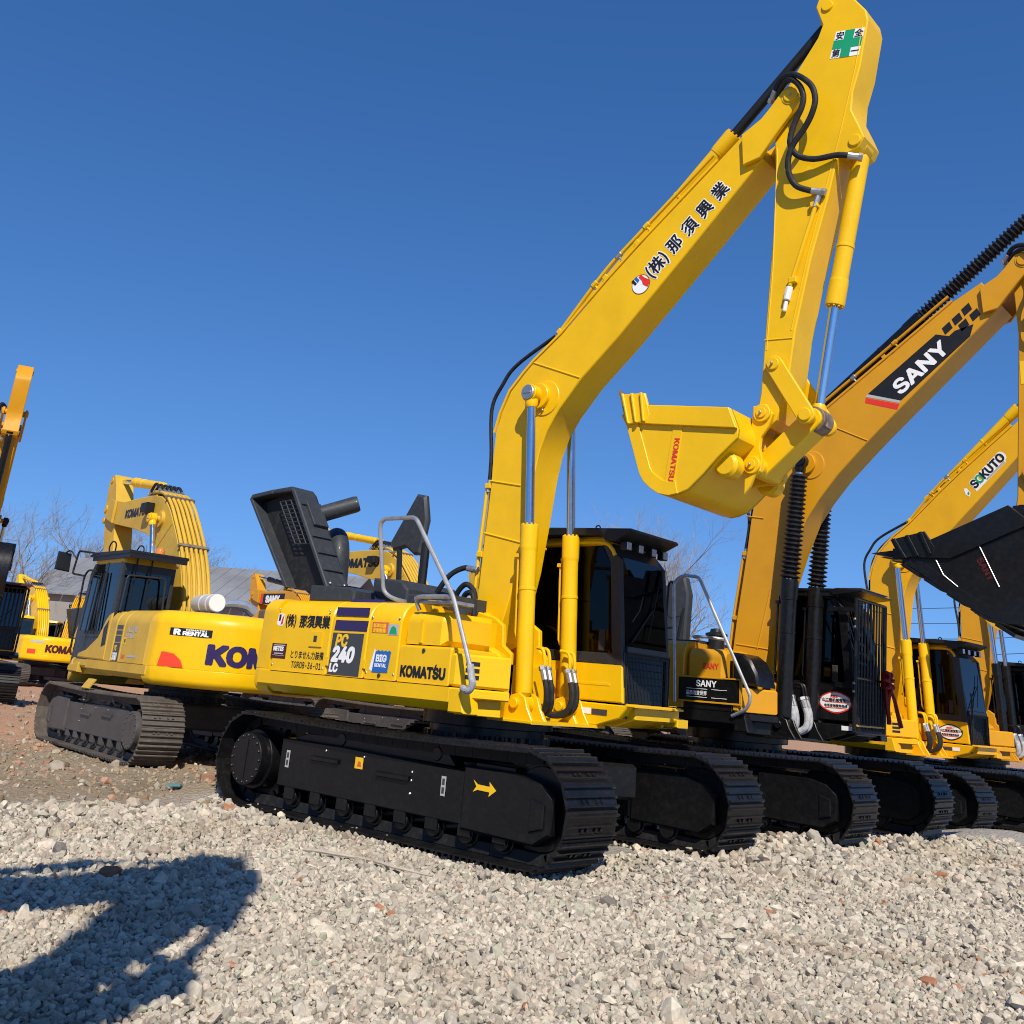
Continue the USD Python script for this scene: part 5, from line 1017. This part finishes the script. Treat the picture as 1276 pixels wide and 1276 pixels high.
def instancer(name, mats, pts, size, seed, kind='stuff', label=None, cat=None):
    r = np.random.default_rng(seed); p = numbered('/World', name); pi = UsdGeom.PointInstancer.Define(stage, p); protos = []
    for k, (m, sd) in enumerate(mats):
        q = f'{p}/stone_%03d' % k; usdkit.mesh(stage, q, rock(sd), M[m], smooth=False); protos.append(q)
    pi.CreatePrototypesRel().SetTargets([Sdf.Path(q) for q in protos])
    n = len(pts); w = np.array([.5 if 'pale' in m and name == 'rubble' else 5 if 'pale' in m else 3 if 'grey' in m else 2 if 'warm' in m else 9 if 'clod' in m else .5 if 'green' in m else 2.5 if 'red' in m else .035 if 'brick' in m else .10 for m, _ in mats]); w /= w.sum()
    pi.CreateProtoIndicesAttr(Vt.IntArray.FromNumpy(r.choice(len(mats), n, p=w).astype(np.int32)))
    pi.CreatePositionsAttr(Vt.Vec3fArray.FromNumpy(pts.astype(np.float32)))
    sc = size[:, None]*r.uniform(.75, 1.3, (n, 3)); pi.CreateScalesAttr(Vt.Vec3fArray.FromNumpy(sc.astype(np.float32)))
    ax = r.normal(size=(n, 4)); ax[:, 1:3] *= .45; ax /= np.linalg.norm(ax, axis=1, keepdims=True)
    pi.CreateOrientationsAttr(Vt.QuathArray([Gf.Quath(float(a), float(b), float(c), float(d)) for a, b, c, d in ax]))
    tag(pi.GetPrim(), label, cat, None, kind)
def scatter(r0, r1, a0, a1, step, seed):
    r = np.random.default_rng(seed); R = r1+1
    g = np.arange(-R, R, step); x, y = [q.ravel() for q in np.meshgrid(g, g)]
    x = x+r.uniform(-.5, .5, x.shape)*step; y = y+r.uniform(-.5, .5, y.shape)*step
    d = np.hypot(x, y); an = np.degrees(np.arctan2(y, x)) % 360
    k = (d > r0) & (d < r1) & (an > a0) & (an < a1); return x[k]+CAM_POS[0], y[k]+CAM_POS[1]
def under_machine(x, y):
    return ((np.abs(x) < 1.75) & (np.abs(y) < .9)) | ((x < 2.0) & (x > -2) & (y > 1.75) & (y < 11))
mats = [(m, 100+7*k+j) for k, m in enumerate(('stone_pale', 'stone_grey', 'stone_warm', 'stone_green', 'stone_dark', 'stone_brick')) for j in range(4)]
P_ = []; S_ = []
for (r0, r1, st, sz, sd) in ((3.6, 7.2, .031, .0175, 1), (7.2, 10.5, .038, .0208, 2), (10.5, 16.5, .062, .033, 3), (3.6, 9.5, .15, .029, 4), (3.6, 12, .9, .042, 5)):
    x, y = scatter(r0, r1, 94, 170, st, sd)
    k = (x+.8*(meshkit.fbm(np.stack([x*.9, y*.9, x*0], -1), 4, 3)-.5) > -2.35) & ~under_machine(x, y) & (y < 12)
    x, y = x[k], y[k]; s = sz*np.random.default_rng(sd+50).lognormal(0, .28, len(x))
    P_.append(np.column_stack([x, y, gh(x, y)+s*np.random.default_rng(sd+70).uniform(.0, .75, len(x))])); S_.append(s)
P_ = np.vstack(P_); S_ = np.concatenate(S_)
instancer('gravel', mats, P_, S_, 77, label='pale crushed stone covering the yard', cat='gravel')
mats2 = [(m, 300+7*k+j) for k, m in enumerate(('soil_clod', 'soil_grey', 'soil_red', 'stone_pale')) for j in range(4)]
P_ = []; S_ = []
for (r0, r1, st, sz, sd) in ((8, 20, .16, .022, 21), (8, 20, .6, .045, 22), (19, 46, .6, .055, 23)):
    x, y = scatter(r0, r1, 134, 172, st, sd)
    k = (x < -1.9); x, y = x[k], y[k]
    s = sz*np.random.default_rng(sd+50).lognormal(0, .35, len(x)); P_.append(np.column_stack([x, y, gh(x, y)+s*.2])); S_.append(s)
instancer('rubble', mats2, np.vstack(P_), np.concatenate(S_), 78, label='brown soil clods and broken stone behind the gravel', cat='rubble')
stone_material('teal_stone', (.12, .24, .24))
def lone(name, label, cat, x, y, r, mat, seed, fl=.7, n=22, group=None):
    h = rock(seed, n, fl); h.apply_scale(r); h.apply_translation((x, y, float(gh(x, y))+r*.35)); solo(name, h, mat, label, cat, group, smooth=False)
lone('brick_fragment', 'orange brick fragment half inside the shadow on the left', 'brick', .86, -4.57, .085, 'stone_brick', 501, .6)
lone('brick_fragment', 'orange brick fragment lying against the rear of the nearest track', 'brick', -1.72, -1.80, .10, 'stone_brick', 502, .5)
lone('brick_fragment', 'flat bright orange brick fragment alone in the sunny gravel at the bottom', 'brick', 2.99, -5.14, .042, 'stone_brick', 503, .4)
lone('brick_fragment', 'small reddish brick piece between the stick and the first track front', 'brick', 2.29, -3.52, .048, 'stone_brick', 504, .6)
lone('brick_fragment', 'larger of two brick pieces at the lower right', 'brick', 5.17, -1.98, .060, 'stone_brick', 505, .6)
lone('brick_fragment', 'smaller of two brick pieces at the lower right', 'brick', 5.30, -1.93, .042, 'stone_brick', 506, .6)
lone('stone', 'dark square stone on the gravel in front of the nearest track', 'stone', 2.89, -1.86, .075, 'stone_dark', 507, .7, 12)
lone('stone', 'big pale stone at the edge of the shadow', 'stone', 1.95, -4.68, .07, 'stone_warm', 508)
lone('stone', 'turquoise stained stone at the edge of gravel and soil', 'stone', -2.85, -1.72, .10, 'teal_stone', 509, .3)
for k, (x, y, r) in enumerate(((3.6, 2.9, .07), (3.75, 3.05, .06), (3.85, 2.8, .05), (3.62, -.85, .05))):
    lone('brick_fragment', ['broken brick at the left of a red patch near the far tracks', 'broken brick in the middle of a red patch near the far tracks', 'broken brick at the right of a red patch near the far tracks', 'small brick chip alone in front of the black tracks'][k], 'brick', x, y, r, 'stone_brick', 520+k)
paint('dry_wood', (.42, .36, .28), rough=.85, coat=0, var=.2, scale=9)
sx = np.linspace(.55, 1.75, 12); sy = np.linspace(-2.72, -2.50, 12)+.02*np.sin(np.arange(12)*1.3)
solo('stick', tube(np.column_stack([sx, sy, gh(sx, sy)+.05]), np.linspace(.016, .009, 12), 7), 'dry_wood', 'thin pale dry stick lying on the gravel before the track', 'stick')
tk = np.random.default_rng(8)
solo('flat_slab', bx(-3.95, -3.55, -4.02, -3.75, -.06, .02, .01), 'stone_grey', 'flat grey slab lying on the brown soil at the left edge', 'slab')

# ------------------------------------------------------------------ far shed, bare trees, wires
paint('roof_grey', (.20, .205, .215), rough=.55, coat=0, var=.15, dirt=.3, scale=.4)
paint('shed_wall', (.26, .245, .22), rough=.85, coat=0, var=.12, scale=.3)
paint('bark', (.17, .145, .12), rough=.9, coat=0, var=.25, scale=3)
paint('twig', (.27, .23, .19), rough=.9, coat=0, var=.2, scale=1)
ang_pos = lambda az, d: np.array([CAM_POS[0]+d*math.cos(math.radians(az)), CAM_POS[1]+d*math.sin(math.radians(az))])
pa, pb = ang_pos(155.0, 70), ang_pos(139.5, 60)
ux = (pb-pa)/np.linalg.norm(pb-pa); uy = np.array([-ux[1], ux[0]]); Ls = np.linalg.norm(pb-pa)
sh = Thing('shed', 'long low shed with grey sheet roof behind the machines', 'shed', (pa[0], pa[1], -.05), math.atan2(ux[1], ux[0]))
sh.part('wall', bx(0, Ls, 0, 9, 0, 4.7, .02), 'shed_wall')
npan = 22
for k in range(npan):
    x0 = Ls*k/npan; x1 = Ls*(k+1)/npan
    for sgn in (0, 1):
        q = [(-.4, 4.55), (4.5, 7.15), (4.5, 7.21), (-.4, 4.61)] if sgn == 0 else [(9.4, 4.55), (4.5, 7.15), (4.5, 7.21), (9.4, 4.61)]
        sh.part('roof_sheet', prism(q, x0-.3 if k == 0 else x0, x1-.03, .01, axis='x'), 'roof_grey')
for k in range(6): sh.part('window', bx(2+k*Ls/6.5, 3.4+k*Ls/6.5, -.03, .0, 1.4, 2.7, .01), 'front_glass')
sh.part('gable', prism([(0, 4.7), (9, 4.7), (4.5, 7.1)], 0, .1, 0, axis='x'), 'shed_wall')
def tree(name, label, x, y, h, seed, group):
    r = np.random.default_rng(seed); T = Thing(name, label, 'tree', (x, y, -.4), 0, group); trunk = []; tw = []
    def grow(p, d, L, rad, depth, out):
        n = 4 if depth < 2 else 3; pts = [p]; q = p.copy(); dd = d.copy()
        for _ in range(n):
            dd = dd+r.normal(size=3)*.13+np.array([0, 0, .05]); dd /= np.linalg.norm(dd); q = q+dd*L/n; pts.append(q.copy())
        rr = np.linspace(rad, rad*.45, n+1); out.append(tube(pts, rr, 5 if depth == 0 else 3, False))
        if depth >= 4: return
        k = (9, 6, 5, 4)[depth]
        for m in range(k):
            f = (.30+.7*(m+r.random())/k) if depth == 0 else (.2+.8*(m+r.random())/k)
            t = min(int(f*n), n-1); b = np.array(pts[t])*(1-(f*n-t))+np.array(pts[t+1])*(f*n-t)
            s = r.normal(size=3); s -= d*(s@d); s /= np.linalg.norm(s)
            nd = d*.62+s*r.uniform(.5, .85)+np.array([0, 0, .25]); nd /= np.linalg.norm(nd)
            grow(b, nd, L*r.uniform(.42, .62), max(rad*.42, .006), depth+1, trunk if depth < 1 else tw)
    grow(np.zeros(3), np.array([0, 0, 1.0]), h*.78, h*.012, 0, trunk)
    T.part('trunk', trunk, 'bark'); T.part('crown', tw, 'twig', kind='stuff')
CZ = CAM_POS
def along(az, d): return CZ[0]+d*math.cos(math.radians(az)), CZ[1]+d*math.sin(math.radians(az))
TR = [(157.3, 72, 11, 'bare tree right beside the left machine'), (155.6, 75, 12, 'bare tree over the left end of the shed roof'), (154.2, 70, 10, 'bare tree between shed gable and mirror'), (152.9, 78, 12.5, 'tall bare tree left of the round mirror'), (151.4, 74, 11.5, 'bare tree behind the side mirror'), (150.2, 80, 13, 'bare tree against the cab with mirrors'),
      (149.0, 72, 11, 'bare tree hidden partly by the yellow cab'), (146.4, 70, 9.5, 'low bare tree behind the row of boom pipes'), (145.0, 75, 10, 'bare tree above the shed roof right of the pipes'), (123.3, 60, 10, 'bare tree seen through the second handrail'), (122.4, 64, 11, 'bare tree close to the orange boom'), (121.6, 58, 9.5, 'slender bare tree left of the orange boom'), (124.2, 66, 9, 'bare tree behind the upright grey hood')]
for k, (az, d, h, lab) in enumerate(TR):
    x, y = along(az, d); tree('bare_tree', lab, x, y, h*(.74 if az > 140 else .98), 900+k, None)
for k in range(4):
    a0, a1 = along(118, 46), along(100, 40); z = 6.1-.55*k
    pts = [(a0[0]*(1-f)+a1[0]*f, a0[1]*(1-f)+a1[1]*f, z-.5*math.sin(math.pi*f)) for f in np.linspace(0, 1, 12)]
    solo('power_wire', tube(pts, .011, 5), 'rubber', ['topmost', 'second', 'third', 'lowest'][k]+' thin wire crossing the sky above the right machines', 'wire')
